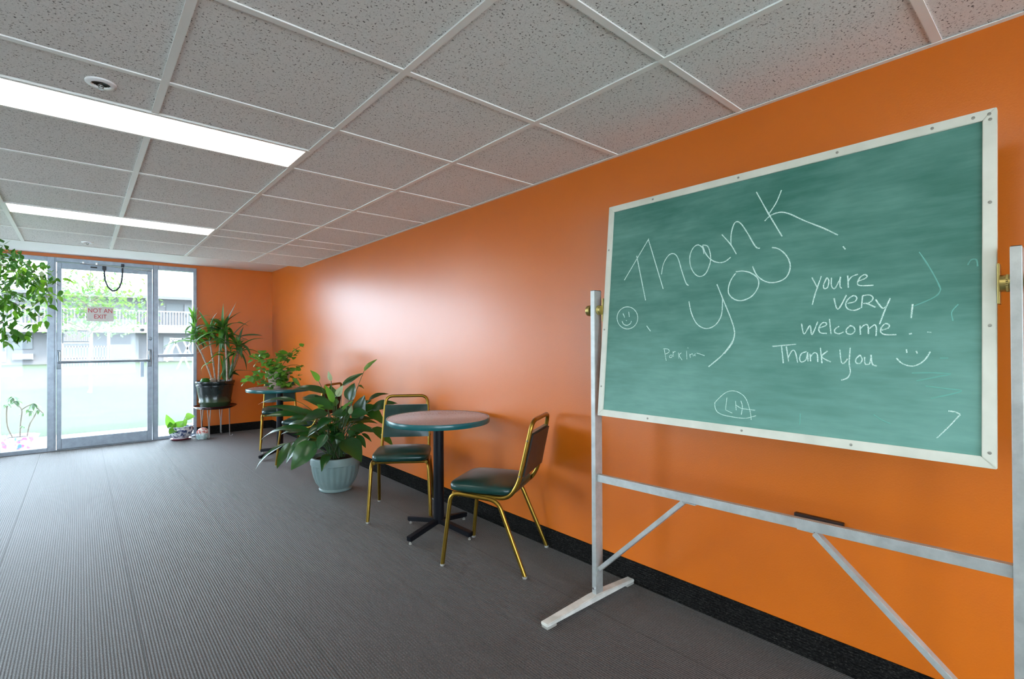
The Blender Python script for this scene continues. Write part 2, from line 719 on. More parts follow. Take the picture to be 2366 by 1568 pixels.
FW = .0135                                                           # half a tee flange
tile_cache = {}
cross = []
for x0, x1 in zip(xs, xs[1:]):
    for y0, y1 in zip(ys, ys[1:]):
        iv = in_light(x0, x1, y0, y1)
        cuts = set()
        for s, e in iv:
            key = (round(x1 - x0, 3), round(e - s, 3))
            if key not in tile_cache:
                bm = B()
                w, d = key
                box(bm, (-w / 2 + .004, -d / 2 + .004, 0), (w / 2 - .004, d / 2 - .004, .016))
                t = obj('ceiling_tile', bm, M['tile'], ce)
                tile_cache[key] = t.data
            else:
                t = bpy.data.objects.new('ceiling_tile', tile_cache[key])
                link(t, ce)
            t.location = ((x0 + x1) / 2, (s + e) / 2, HT + .006)
            if e < SOF_Y - .02:
                inside = any(a - .02 < (x0 + x1) / 2 < b + .02 and c - .02 < e < d + .02 for a, b, c, d in LIGHTS)
                if not inside:
                    cross.append((x0, x1, e))
bm = B()
tee_cache = {}
for x0, x1, y in cross:
    key = round(x1 - x0, 3)
    if key not in tee_cache:
        w = key
        bm = B()
        box(bm, (-w / 2 + FW, -FW, 0), (w / 2 - FW, FW, .005))
        box(bm, (-w / 2 + FW, -.002, .005), (w / 2 - FW, .002, .03))
        t = obj('cross_tee', bm, M['white'], ce)
        tee_cache[key] = t.data
    else:
        t = link(bpy.data.objects.new('cross_tee', tee_cache[key]), ce)
    t.location = ((x0 + x1) / 2, y, HT + .0005)
for x in xs[1:-1]:
    segs = [(YB, SOF_Y)]
    for a, b, c, d in LIGHTS:
        if a + .05 < x < b - .05:
            segs = [q for s, e in segs for q in ((s, min(e, c)), (max(s, d), e)) if q[1] - q[0] > .02] if any(s < c and e > d for s, e in segs) else segs
    segs = sorted(set(segs))
    for s, e in segs:
        bm = B()
        box(bm, (x - FW, s, HT), (x + FW, e, HT + .0055))
        box(bm, (x - .002, s, HT + .0055), (x + .002, e, HT + .03))
        obj('main_tee', bm, M['white'], ce)
bm = B()
box(bm, (XW - .022, YB, HT - .001), (XW, SOF_Y, HT + .002))
box(bm, (XW - .003, YB, HT - .0005), (XW, SOF_Y, HT + .03))
struct('trim_1', bm, M['white'])
bm = B()
box(bm, (XL, SOF_Y - .02, HT), (XW, SOF_Y, HT + .003))
box(bm, (XL, SOF_Y - .004, HT + .003), (XW, SOF_Y + .01, SOF_Z + .05))
struct('trim_2', bm, M['white'])
bm = B()
box(bm, (XL, SOF_Y + .01, SOF_Z), (XW, YF, SOF_Z + .05))
struct('trim_3', bm, M['soffit'])

LG = 'fluorescent troffers in the ceiling grid'
lab = {0: 'long fluorescent ceiling panel nearest the glass door',
       1: 'long bright fluorescent ceiling panel nearest the camera at upper left'}
for i, (a, b, c, d) in enumerate(LIGHTS):
    t = thing('ceiling_light', lab.get(i, 'unseen fluorescent ceiling panel added to light the room, %s column, %s row from the glass door' % ('right' if i < 4 else 'left', ('first', 'second', 'third', 'fourth')[i % 4])), 'light', ((a + b) / 2, (c + d) / 2, HT), 0, LG)
    w, h = b - a, d - c
    bm = B()
    f = .021
    for lo, hi in (((-w / 2 + .005, -h / 2), (w / 2 - .005, -h / 2 + f)), ((-w / 2 + .005, h / 2 - f), (w / 2 - .005, h / 2)),
                   ((-w / 2 + .005, -h / 2 + f), (-w / 2 + .022, h / 2 - f)), ((w / 2 - .022, -h / 2 + f), (w / 2 - .005, h / 2 - f))):
        box(bm, (*lo, -.002), (*hi, .02))
    obj('frame', bm, M['white'], t)
    bm = B()
    box(bm, (-w / 2 + .022, -h / 2 + f, .004), (w / 2 - .022, h / 2 - f, .012))
    obj('diffuser', bm, M['lamp'], t)
    bm = B()
    box(bm, (-w / 2 + .006, -h / 2 + .003, .02), (w / 2 - .006, h / 2 - .003, .09))
    obj('housing', bm, M['white'], t)


def sprinkler(loc, label):
    t = thing('fire_sprinkler', label, 'sprinkler', loc, .3, 'ceiling sprinklers')
    bm = B()
    lathe(bm, [(.050, .004), (.050, -.001), (.046, -.004), (.032, -.005), (.030, .0), (.030, .004)], 40)
    obj('escutcheon', bm, mat('white_sprinkler_ring', (.95, .95, .95), .3), t, True)
    bm = B()
    lathe(bm, [(.030, .001), (.030, .0035), (0, .0035)], 24)
    obj('recess', bm, M['dark'], t)
    bm = B()
    tube(bm, [(0, 0, .003), (0, 0, -.006)], .005, 10)
    for s in (-1, 1):
        tube(bm, [(s * .004, 0, -.002), (s * .009, 0, -.007), (s * .007, 0, -.015), (0, 0, -.019)], .0018, 6)
    lathe(bm, [(0, -.019), (.010, -.0195), (.010, -.021), (0, -.021)], 16)
    obj('head', bm, M['wire'], t, True)


sprinkler((.062, 2.55, HT + .002), 'round white recessed fire sprinkler above the near ceiling light')
sprinkler((.056, 6.62, HT + .002), 'small fire sprinkler in the ceiling in front of the glass door')

# ------------------------------------------------------------------ storefront: door, side windows
FY0, FY1 = YF - .03, YF + .08


def fbar(name, x0, x1, z0, z1, parent, y0=None, y1=None, m='alu', bev=.003):
    bm = B()
    box(bm, (x0, FY0 if y0 is None else y0, z0), (x1, FY1 if y1 is None else y1, z1), bev)
    return obj(name, bm, M[m], parent)


def pane(x0, x1, z0, z1, parent, y=YF + .03):
    bm = B()
    vs = [bm.verts.new(q) for q in ((x0, y, z0), (x1, y, z0), (x1, y, z1), (x0, y, z1))]
    bm.faces.new(vs)
    return obj('glass_pane', bm, M['glass'], parent)


W1 = sroot('window_1')          # left of the door, runs on past the picture
fbar('mullion', -.302, -.236, 0, 2.372, W1)
fbar('head_rail', XL, -.302, 2.325, 2.372, W1)
fbar('sill_rail', XL, -.302, 0, .048, W1)
xm = [-.700]
while xm[-1] - 1.05 > XL:
    xm.append(xm[-1] - 1.05)
px = -.302
for xx in xm:
    fbar('mullion', xx - .05, xx, .048, 2.325, W1)
    pane(xx, px, .048, 2.325, W1)
    px = xx - .05
fbar('mullion', XL, XL + .05, .048, 2.325, W1)
pane(XL + .05, px, .048, 2.325, W1)

for i, (a, b) in enumerate(LWIN_ADDED):
    wn = sroot('window_%d' % (i + 3))  # unseen window added to light the room from the left
    for lo, hi in (((a, .45), (a + .05, 2.15)), ((b - .05, .45), (b, 2.15)), ((a + .05, .45), (b - .05, .5)), ((a + .05, 2.1), (b - .05, 2.15))):
        bm = B()
        box(bm, (XL - .1, *lo), (XL - .02, *hi))
        obj('window_frame', bm, M['alu'], wn)
    bm = B()
    bm.faces.new([bm.verts.new(q) for q in ((XL - .06, a + .05, .5), (XL - .06, b - .05, .5), (XL - .06, b - .05, 2.1), (XL - .06, a + .05, 2.1))])
    obj('glass_pane', bm, M['glass'], wn)

W2 = sroot('window_2')          # sidelight right of the door
fbar('mullion', .752, .803, 0, 2.372, W2)
fbar('jamb', 1.209, 1.25, 0, 2.372, W2)
fbar('head_rail', .803, 1.209, 2.318, 2.372, W2)
fbar('sill_rail', .803, 1.209, 0, .045, W2)
fbar('mid_rail', .803, 1.209, 1.122, 1.162, W2, YF - .02, YF + .06)
pane(.803, 1.209, .045, 1.122, W2)
pane(.803, 1.209, 1.162, 2.318, W2)

D1 = sroot('door_1')
fbar('door_frame', -.236, -.222, 0, 2.372, D1)
fbar('door_frame', .742, .752, 0, 2.372, D1)
fbar('door_frame', -.222, .742, 2.322, 2.372, D1)
fbar('threshold', -.236, .752, 0, .012, D1, YF - .05, YF + .1, 'aludark')
dy0, dy1 = YF - .022, YF + .03
fbar('stile', -.216, -.172, .016, 2.314, D1, dy0, dy1)
fbar('stile', .683, .737, .016, 2.314, D1, dy0, dy1)
fbar('top_rail', -.172, .683, 2.240, 2.314, D1, dy0, dy1)
fbar('bottom_rail', -.172, .683, .016, .142, D1, dy0, dy1)
pane(-.172, .683, .142, 2.240, D1, YF + .006)
for sx, xx in ((1, -.196), (-1, .706)):
    bm = B()
    box(bm, (xx - .022, YF - .047, 1.0), (xx + .022, YF - .022, 1.23), .006)
    obj('push_bar_plate', bm, M['aludark'], D1)
    bm = B()
    tube(bm, rounded([(xx, YF - .045, 1.21), (xx, YF - .085, 1.15), (xx, YF - .105, 1.085)], .03), .012, 10)
    obj('push_bar_arm', bm, M['alu'], D1, True)
bm = B()
tube(bm, [(-.2, YF - .105, 1.085), (.71, YF - .105, 1.085)], .018, 12)
obj('push_bar', bm, M['aludark'], D1, True)
bm = B()
box(bm, (.612, YF + .03, .86), (.652, YF + .07, 1.10), .006)
obj('pull_handle', bm, M['alu'], D1)
bm = B()
lathe(bm, [(.022, 0), (.022, .008), (.016, .014), (0, .014)], 20)
for v in bm.verts:
    v.co = Vector((.715 + v.co.x, YF - .022 - v.co.z, 1.376 + v.co.y))
obj('lock_cylinder', bm, M['aludark'], D1, True)
bm = B()
lathe(bm, [(.025, 0), (.025, .004), (0, .006)], 20)
for v in bm.verts:
    v.co = Vector((.630 + v.co.x, YF + .004 - v.co.z, 1.492 + v.co.y * .8))
obj('round_spot', bm, M['aludark'], D1, True)
bm = B()
box(bm, (.10, YF - .024, 2.272), (.165, YF - .021, 2.290))
obj('name_label', bm, M['dark'], D1)
# closer rod with its brackets, and the hanging cable loop
bm = B()
tube(bm, [(.0, YF - .05, 2.318), (.36, YF - .062, 2.300), (.72, YF - .06, 2.285)], .007, 8)
for xx in (.03, .16):
    box(bm, (xx - .012, YF - .055, 2.315), (xx + .012, YF - .028, 2.345), .003)
obj('closer_rod', bm, M['chrome'], D1, True)
bm = B()
pts = [(.235, YF - .05, 2.285), (.235, YF - .055, 2.2), (.242, YF - .06, 2.12), (.27, YF - .06, 2.04), (.315, YF - .06, 1.99), (.355, YF - .06, 2.0),
       (.39, YF - .06, 2.05), (.41, YF - .058, 2.13), (.418, YF - .05, 2.22), (.42, YF - .045, 2.325)]
sm = []
for i in range(len(pts) - 1):
    sm += [Vector(pts[i]).lerp(Vector(pts[i + 1]), k / 3) for k in range(3)]
tube(bm, sm + [Vector(pts[-1])], .0095, 8)
box(bm, (.215, YF - .062, 2.255), (.255, YF - .022, 2.305), .004)
box(bm, (.405, YF - .06, 2.30), (.436, YF - .03, 2.350), .004)
obj('cable_loop', bm, M['rubber'], D1, True)

# sign on the door glass
sign_m = m_leaf('pale_sign_plastic', (.70, .66, .62), (.70, .66, .62), trans=.14)
sign_m.node_tree.nodes['Translucent BSDF'].inputs[0].default_value = (.7, .68, .66, 1)
for l_ in list(sign_m.node_tree.nodes['Translucent BSDF'].inputs[0].links):
    sign_m.node_tree.links.remove(l_)
sg = thing('door_sign', 'small pale sign with red capitals on the glass door', 'sign', (.197, YF - .002, 1.69))
bm = B()
box(bm, (-.133, -.003, -.092), (.133, .002, .092))
obj('plate', bm, sign_m, sg)
redm = mat('red_sign_paint', (.50, .03, .04), .5)


def text_obj(body, size, loc, parent, m, name='lettering'):
    cu = bpy.data.curves.new('txt', 'FONT')
    cu.body = body
    cu.size = size
    cu.align_x = 'CENTER'
    cu.align_y = 'CENTER'
    cu.extrude = .0012
    o = bpy.data.objects.new('txt', cu)
    COL.objects.link(o)
    dg = bpy.context.evaluated_depsgraph_get()
    me = bpy.data.meshes.new_from_object(o.evaluated_get(dg))
    bpy.data.objects.remove(o)
    me.materials.clear()
    me.materials.append(m)
    r = bpy.data.objects.new(name, me)
    link(r, parent)
    r.location = loc
    r.rotation_euler = (PI / 2, 0, 0)
    return r


for body, zz in (('NOT AN', .040), ('EXIT', -.036)):
    lt = text_obj(body, .078, (0, -.0042, zz), sg, redm)
    xs_ = [v.co.x for v in lt.data.vertices]
    k_ = (.238 if 'NOT' in body else .125) / (max(xs_) - min(xs_))
    for v in lt.data.vertices:
        v.co.x *= k_

# ------------------------------------------------------------------ chalkboard on its rolling stand
cs = thing('chalkboard_stand', 'galvanised metal stand with crossbar and braces carrying the chalkboard', 'stand')
PX = 1.968
for y0, y1, lb in ((1.605, 1.631, None), (.1095, .1345, None)):
    bm = B()
    box(bm, (PX - .027, y0, .035), (PX + .027, y1, 1.557), .002)
    p = obj('upright', bm, M['stand'], cs)
    bm = B()
    box(bm, (PX - .024, y0 + .002, 1.557), (PX + .024, y1 - .002, 1.559))
    obj('end_plug', bm, M['dark'], p)
    ym = (y0 + y1) / 2
    bm = B()
    # foot: a low tapered runner
    prof = [(-.378, .012), (-.378, .026), (-.05, .042), (.05, .042), (.281, .026), (.281, .012)]
    vs = []
    for yy in (ym - .022, ym + .022):
        vs.append([bm.verts.new((PX + a, yy, z)) for a, z in prof])
    n = len(prof)
    bm.faces.new(vs[0])
    bm.faces.new(vs[1][::-1])
    for k in range(n):
        bm.faces.new((vs[0][k], vs[1][k], vs[1][(k + 1) % n], vs[0][(k + 1) % n]))
    bmesh.ops.recalc_face_normals(bm, faces=bm.faces)
    bmesh.ops.bevel(bm, geom=bm.edges[:], offset=.003, segments=2, affect='EDGES')
    ft = obj('foot', bm, m_noisy('worn_foot_paint', (.50, .50, .46), (.66, .66, .62), 14, .5), cs)
    for a in (-.345, .25):
        bm = B()
        box(bm, (PX + a - .03, ym - .02, 0), (PX + a + .03, ym + .02, .0135), .003)
        obj('foot_pad', bm, M['glide'], ft)
    bm = B()
    tube(bm, [(PX - .027, ym, .07), (PX - .034, ym, .07)], .006, 8)
    obj('bolt', bm, M['chrome'], ft, True)
bm = B()
bar(bm, (PX - .004, .1345, .656), (PX - .004, 1.605, .620), .026, .036, bevel=.002)
obj('crossbar', bm, M['stand'], cs)
for (ya, za), (yb, zb) in (((1.600, .165), (1.135, .612)), ((.140, .168), (.632, .620))):
    bm = B()
    s = 1 if yb > ya else -1
    bar(bm, (PX, ya, za), (PX, yb, zb), .03, .02, hint=(0, -.7 * s, .7), bevel=.002)
    zt = .620 + (1.605 - yb) / 1.4705 * .036 - .0185
    box(bm, (PX - .014, min(yb, yb + s * .055), zt - .005), (PX + .014, max(yb, yb + s * .055), zt - .0005))
    box(bm, (PX - .02, min(ya, ya - s * .012), za - .035), (PX + .02, max(ya + s * .001, ya - s * .012) + .002, za + .012))
    obj('brace', bm, M['stand'], cs)

# board frame of reference
BC = Vector((1.985, .869, 1.459))
TILT = math.radians(5.6)
E1 = Vector((0, -1, 0))
E2 = Vector((math.sin(TILT), 0, math.cos(TILT)))
EN = Vector((-math.cos(TILT), 0, math.sin(TILT)))
BW, BH = 1.412, 1.046
bd = thing('chalkboard', 'large green chalkboard with cream frame and chalk writing hung between metal uprights', 'chalkboard')


def bp(a, b, n=0):
    return BC + E1 * a + E2 * b + EN * n


def bbox(bm, a0, a1, b0, b1, n0, n1, bevel=0):
    vs = box(bm, (a0, b0, n0), (a1, b1, n1))
    for v in vs:
        v.co = bp(v.co.x, v.co.y, v.co.z)
    if bevel:
        es = list(set(e for v in vs for e in v.link_edges))
        bmesh.ops.bevel(bm, geom=es, offset=bevel, segments=2, affect='EDGES')


FWd = .031
bm = B()
bbox(bm, -BW / 2 + .01, BW / 2 - .01, -BH / 2 + .01, BH / 2 - .01, -.008, .006)
obj('writing_panel', bm, M['board'], bd)


def mitre(p0, p1, q0, q1):
    """frame rail with mitred ends: outer p0-p1, inner q0-q1 in board coordinates"""
    bm = B()
    lo = [bm.verts.new(bp(*p, -.012)) for p in (p0, p1, q1, q0)]
    hi = [bm.verts.new(bp(*p, .0125)) for p in (p0, p1, q1, q0)]
    bm.faces.new(lo)
    bm.faces.new(hi[::-1])
    for k in range(4):
        bm.faces.new((lo[k], hi[k], hi[(k + 1) % 4], lo[(k + 1) % 4]))
    bmesh.ops.recalc_face_normals(bm, faces=bm.faces)
    bmesh.ops.bevel(bm, geom=bm.edges[:], offset=.0016, segments=2, affect='EDGES')
    return obj('frame_rail', bm, M['boardframe'], bd)


w2, h2 = BW / 2, BH / 2
rails = [mitre((-w2, h2), (w2, h2), (-w2 + FWd, h2 - FWd), (w2 - FWd, h2 - FWd)),
         mitre((w2, h2), (w2, -h2), (w2 - FWd, h2 - FWd), (w2 - FWd, -h2 + FWd)),
         mitre((w2, -h2), (-w2, -h2), (w2 - FWd, -h2 + FWd), (-w2 + FWd, -h2 + FWd)),
         mitre((-w2, -h2), (-w2, h2), (-w2 + FWd, -h2 + FWd), (-w2 + FWd, h2 - FWd))]
scr = [(0, a, h2 - .016) for a in (-.45, -.05, .30, .56, .655, .69)] + [(1, w2 - .014, b) for b in (.49, .24, -.12, -.48)] + \
      [(2, a, -h2 + .016) for a in (-.42, 0, .36)] + [(3, -w2 + .014, b) for b in (.30, -.1, -.38)]
for ri, a, b in scr:
    bm = B()
    lathe(bm, [(.0045, 0), (.0045, .0012), (.002, .002), (0, .002)], 10)
    for v in bm.verts:
        v.co = bp(a + v.co.x, b + v.co.y, .0125 + v.co.z)
    obj('screw', bm, M['screw'], rails[ri], True)


def ydisc(bm, y0, y1, r, c, n=20, prof=None):
    """turned piece along y"""
    pr = prof or [(0, 0), (r, 0), (r, 1), (0, 1)]
    tmp = B()
    lathe(tmp, pr, n)
    me = bpy.data.meshes.new('t')
    tmp.to_mesh(me)
    tmp.free()
    k = len(bm.verts)
    bm.from_mesh(me)
    bm.verts.ensure_lookup_table()
    for v in bm.verts[k:]:
        v.co = Vector((c[0] + v.co.x, y0 + (y1 - y0) * v.co.z, c[1] + v.co.y))


for side, yb, yp in ((1, 1.576, 1.605), (-1, .1625, .1345)):
    bm = B()
    y1 = yb + side * .0065
    lo, hi = min(yb, y1), max(yb, y1)
    box(bm, (BC.x - .016, lo, BC.z - .058), (BC.x + .016, hi, BC.z + .058), .002)
    obj('pivot_plate', bm, M['brass'], bd)
    bm = B()
    ydisc(bm, y1, y1 + (yp - y1) * .58, .024, (PX + .006, BC.z))
    obj('pivot_hub', bm, M['brass'], bd, True)
    # toothed ring
    bm = B()
    n = 24
    for k in range(n):
        a = 2 * PI * k / n
        ya, yc = y1 + (yp - y1) * .58, y1 + (yp - y1) * .80
        c = Vector((PX + .006 + math.cos(a) * .0225, 0, BC.z + math.sin(a) * .0225))
        box(bm, (c.x - .0022, min(ya, yc), c.z - .0022), (c.x + .0022, max(ya, yc), c.z + .0022))
    ob = obj('tooth_ring', bm, M['brass'], bd)
    bm = B()
    ydisc(bm, y1 + (yp - y1) * .80, yp, .024, (PX + .006, BC.z))
    obj('pivot_hub', bm, M['brass'], bd, True)
    bm = B()
    yo = yp + side * .026
    ydisc(bm, yo, yo + side * .040, .03, (PX, BC.z), 20, [(0, 0), (.012, 0), (.012, .3), (.026, .35), (.028, .6), (.026, .9), (.018, 1), (0, 1)])
    obj('knob', bm, M['brass'], bd, True)

# chalk strokes: point lists measured on the photograph and laid on the board plane
CA = (1400, 420, .30618)
CB = (1750, 580, .29973)
CC = (1500, 770, .14670)


def on_board(u, v):
    d = ray(u, v)
    t = (BC - CAM).dot(EN) / d.dot(EN)
    q = CAM + d * t - BC
    return q.dot(E1), q.dot(E2)


def spline(pts, n=5):
    if len(pts) < 3:
        return pts
    out = []
    P_ = [pts[0]] + pts + [pts[-1]]
    for i in range(1, len(P_) - 2):
        p0, p1, p2, p3 = P_[i - 1], P_[i], P_[i + 1], P_[i + 2]
        for k in range(n):
            t = k / n
            out.append(tuple(.5 * (2 * b + (c - a) * t + (2 * a - 5 * b + 4 * c - d) * t * t + (3 * b - a - 3 * c + d) * t ** 3)
                             for a, b, c, d in zip(p0, p1, p2, p3)))
    out.append(pts[-1])
    return out


FAINT = mat('faint_chalk', (.15, .39, .33), .95, spec=.1)


def chalk(name, crop, strokes, w, label=None, m=None):
    bm = B()
    for st in strokes:
        q = [on_board(crop[0] + crop[2] * a, crop[1] + crop[2] * b) for a, b in st]
        q = spline(q)
        ring = []
        for i in range(len(q)):
            a, b = q[max(i - 1, 0)], q[min(i + 1, len(q) - 1)]
            t = Vector((b[0] - a[0], b[1] - a[1]))
            if t.length < 1e-7:
                t = Vector((1, 0))
            t.normalize()
            nrm = Vector((-t.y, t.x))
            ww = w * random.uniform(.36, .56)
            c = Vector(q[i])
            ring.append([bm.verts.new(bp(*(c + nrm * ww), .0062)), bm.verts.new(bp(c.x, c.y, .0070)), bm.verts.new(bp(*(c - nrm * ww), .0062))])
        for A, C in zip(ring, ring[1:]):
            for k in (0, 1):
                bm.faces.new((A[k], A[k + 1], C[k + 1], C[k]))
    return obj(name, bm, m or M['chalk'], bd, label=label)


def circ(cx, cy, rx, ry, n=18):
    return [(cx + rx * math.cos(2 * PI * k / n - 2.3), cy + ry * math.sin(2 * PI * k / n - 2.3)) for k in range(n + 1)]


chalk('chalk_writing', CA, [
    [(145, 743), (330, 430)], [(238, 560), (305, 895)],
    [(327, 440), (438, 810)], [(425, 700), (440, 620), (480, 555), (520, 545), (550, 580), (580, 680), (610, 765), (630, 783)],
    [(745, 545), (735, 500), (700, 478), (665, 500), (640, 560), (645, 640), (680, 700), (720, 715), (760, 690), (790, 620), (795, 560), (775, 490), (735, 480)],
    [(735, 485), (760, 545), (800, 590), (850, 610), (900, 605), (948, 570)],
    [(880, 400), (950, 480), (990, 548)], [(950, 480), (950, 400), (970, 325), (995, 303), (1030, 325), (1080, 400), (1120, 470), (1145, 500), (1168, 503)],
    [(1140, 80), (1230, 240), (1335, 415)], [(1330, 65), (1290, 160), (1235, 245)],
    [(1203, 298), (1250, 255), (1320, 232), (1390, 245), (1500, 295), (1640, 350), (1755, 405)],
    [(632, 903), (650, 990), (690, 1070), (745, 1105), (800, 1100), (850, 1060), (880, 990), (885, 880)],
    [(843, 775), (890, 890), (940, 1010), (970, 1100), (975, 1160), (950, 1220), (880, 1310), (780, 1395)],
    [(975, 1150), (960, 1215), (900, 1295)],
    [(985, 680), (1040, 675), (1100, 690), (1150, 730), (1155, 790), (1110, 860), (1040, 895), (980, 890), (935, 850), (930, 800), (950, 740), (985, 690)],
    [(1112, 640), (1140, 700), (1190, 745), (1250, 762), (1320, 750), (1370, 715), (1395, 650), (1385, 590), (1350, 540), (1300, 505), (1258, 498)],
], .0048, 'large slanted chalk words at upper left')
chalk('chalk_drawing', CA, [circ(168, 1027, 78, 83), [(135, 995), (148, 1025)], [(178, 982), (182, 1020)], [(158, 1045), (163, 1050)],
                            [(128, 1052), (140, 1075), (165, 1083), (190, 1070), (198, 1050)]], .0042,
      'chalk smiling face in a circle at left edge')
for tk in ([(313, 1087), (343, 1128)], [(1793, 490), (1812, 512)]):
    chalk('chalk_tick', CA, [tk], .0042)
chalk('chalk_writing', CC, [
    [(250, 255), (262, 330), (280, 430)], [(235, 245), (290, 245), (325, 265), (320, 300), (270, 325)],
    [(335, 355), (355, 340), (375, 355), (360, 380), (335, 380), (335, 355)], [(385, 285), (392, 370)], [(388, 320), (405, 290), (430, 290)],
    [(475, 300), (480, 395)], [(520, 305), (485, 345), (530, 420)], [(600, 275), (605, 410)], [(620, 225), (624, 238)],
    [(650, 325), (660, 385)], [(655, 345), (680, 325), (700, 330), (705, 360)], [(740, 320), (725, 345), (745, 355)], [(760, 310), (820, 330), (885, 352)]],
      .0030, 'small faint chalk name below the large words')
chalk('chalk_drawing', CC, [
    [(1045, 1090), (1120, 1010), (1220, 930), (1310, 905), (1400, 920), (1490, 975), (1545, 1050), (1580, 1150), (1605, 1250), (1618, 1360)],
    [(1045, 1090), (1050, 1170), (1090, 1240), (1180, 1285), (1300, 1310), (1420, 1330), (1540, 1335), (1620, 1315), (1695, 1295)],
    [(1235, 1010), (1225, 1100), (1215, 1200)], [(1215, 1205), (1320, 1255)],
    [(1370, 1060), (1382, 1210)], [(1455, 1060), (1478, 1150), (1462, 1280)], [(1382, 1130), (1460, 1180), (1560, 1195), (1680, 1210)]],
      .0030, 'two chalk initials inside a loop near bottom edge')
chalk('chalk_writing', CB, [
    [(425, 205), (470, 290)], [(497, 195), (450, 330), (428, 415)],
    [(540, 205), (515, 260), (520, 290), (545, 280), (555, 230), (540, 205)],
    [(575, 205), (575, 270), (600, 290), (635, 230), (645, 200)], [(645, 200), (640, 270), (655, 290)],
    [(700, 190), (705, 285)], [(703, 235), (730, 200), (780, 180)],
    [(775, 235), (830, 215), (850, 195), (830, 183), (795, 205), (775, 250), (800, 268), (900, 265)]], .0043, 'first chalk line of the reply')
chalk('chalk_writing', CB, [
    [(595, 365), (625, 450), (690, 340)],
    [(700, 405), (755, 390), (770, 360), (745, 345), (705, 370), (685, 410), (700, 445), (750, 458), (800, 440)],
    [(815, 345), (805, 440)], [(815, 345), (870, 340), (895, 365), (865, 400), (820, 405)], [(850, 405), (915, 435)],
    [(915, 375), (965, 440), (995, 430)], [(1027, 365), (985, 460), (945, 565)]], .0043, 'second chalk line of the reply')
chalk('chalk_mark', CB, [[(1200, 410), (1188, 518)]], .0055, 'chalk exclamation stroke after the reply')
chalk('chalk_mark', CB, [[(1172, 640), (1195, 636)]], .0050)
chalk('chalk_mark', CB, [[(1313, 625), (1345, 628)]], .0030)
chalk('chalk_writing', CB, [
    [(345, 560), (365, 640), (410, 575), (425, 645), (470, 545)],
    [(475, 595), (530, 575), (535, 555), (505, 555), (478, 595), (490, 630), (540, 635)], [(560, 525), (572, 640)],
    [(635, 580), (605, 600), (600, 625), (630, 638), (670, 625)],
    [(715, 580), (690, 605), (695, 635), (730, 640), (755, 615), (745, 585), (715, 575)],
    [(795, 575), (798, 645)], [(795, 600), (830, 570), (855, 575), (860, 640)], [(865, 600), (905, 570), (920, 590), (918, 655)],
    [(960, 610), (1010, 595), (1020, 570), (990, 560), (960, 590), (955, 625), (990, 645), (1075, 645)]], .0043, 'third chalk line of the reply')
chalk('chalk_writing', CB, [
    [(120, 735), (305, 718)], [(190, 725), (205, 865)],
    [(228, 735), (245, 850)], [(243, 820), (270, 770), (295, 775), (315, 860)],
    [(385, 775), (345, 790), (330, 830), (345, 855), (380, 835), (392, 780), (395, 850)],
    [(410, 790), (415, 850)], [(413, 815), (440, 785), (465, 795), (470, 855)], [(490, 745), (502, 865)], [(545, 770), (500, 815), (570, 855)],
    [(640, 760), (650, 850), (670, 865), (700, 830)], [(720, 745), (712, 860), (720, 930), (700, 975), (650, 995)],
    [(795, 800), (765, 830), (765, 860), (795, 865), (812, 835), (795, 800)],
    [(830, 815), (835, 870), (870, 865), (880, 800)], [(880, 800), (890, 870), (925, 885)]], .0043, 'last chalk line of the reply')
chalk('chalk_drawing', CB, [[(1152, 757), (1155, 785)], [(1228, 770), (1236, 790)],
                            [(1075, 825), (1110, 860), (1160, 882), (1210, 885), (1260, 865), (1305, 825), (1335, 775)]], .0040, 'chalk smile beside the reply')
chalk('chalk_drawing', CB, [[(1475, 1232), (1530, 1240), (1565, 1258)], [(1565, 1260), (1480, 1350), (1385, 1440)]], .0040, 'chalk tick near lower right corner')
for st_ in [[(1195, 940), (1350, 938), (1495, 945)], [(1495, 948), (1230, 1000)], [(1300, 1040), (1450, 1060), (1575, 1080), (1340, 1135)],
                          [(1410, 825), (1475, 825)], [(1250, 10), (1330, 130), (1400, 260), (1410, 310), (1360, 360), (1210, 425)],
                          [(1700, 120), (1690, 70), (1650, 70), (1622, 110)], [(900, 1260), (960, 1300), (1030, 1330)], [(335, 1250), (330, 1340)],
                          [(1510, 540), (1500, 470), (1550, 410)]]:
    chalk('chalk_smear', CB, [st_], .0040, 'faint half wiped chalk mark', FAINT)

wb = thing('wall_box', 'small dark brown box fixed to the orange wall behind the stand crossbar', 'wall box')
bm = B()
box(bm, (XW - .022, .62, .548), (XW, .797, .590), .004)
obj('cover', bm, M['brown'], wb)

# ------------------------------------------------------------------ chairs
CG = 'green vinyl chairs with brass frames'


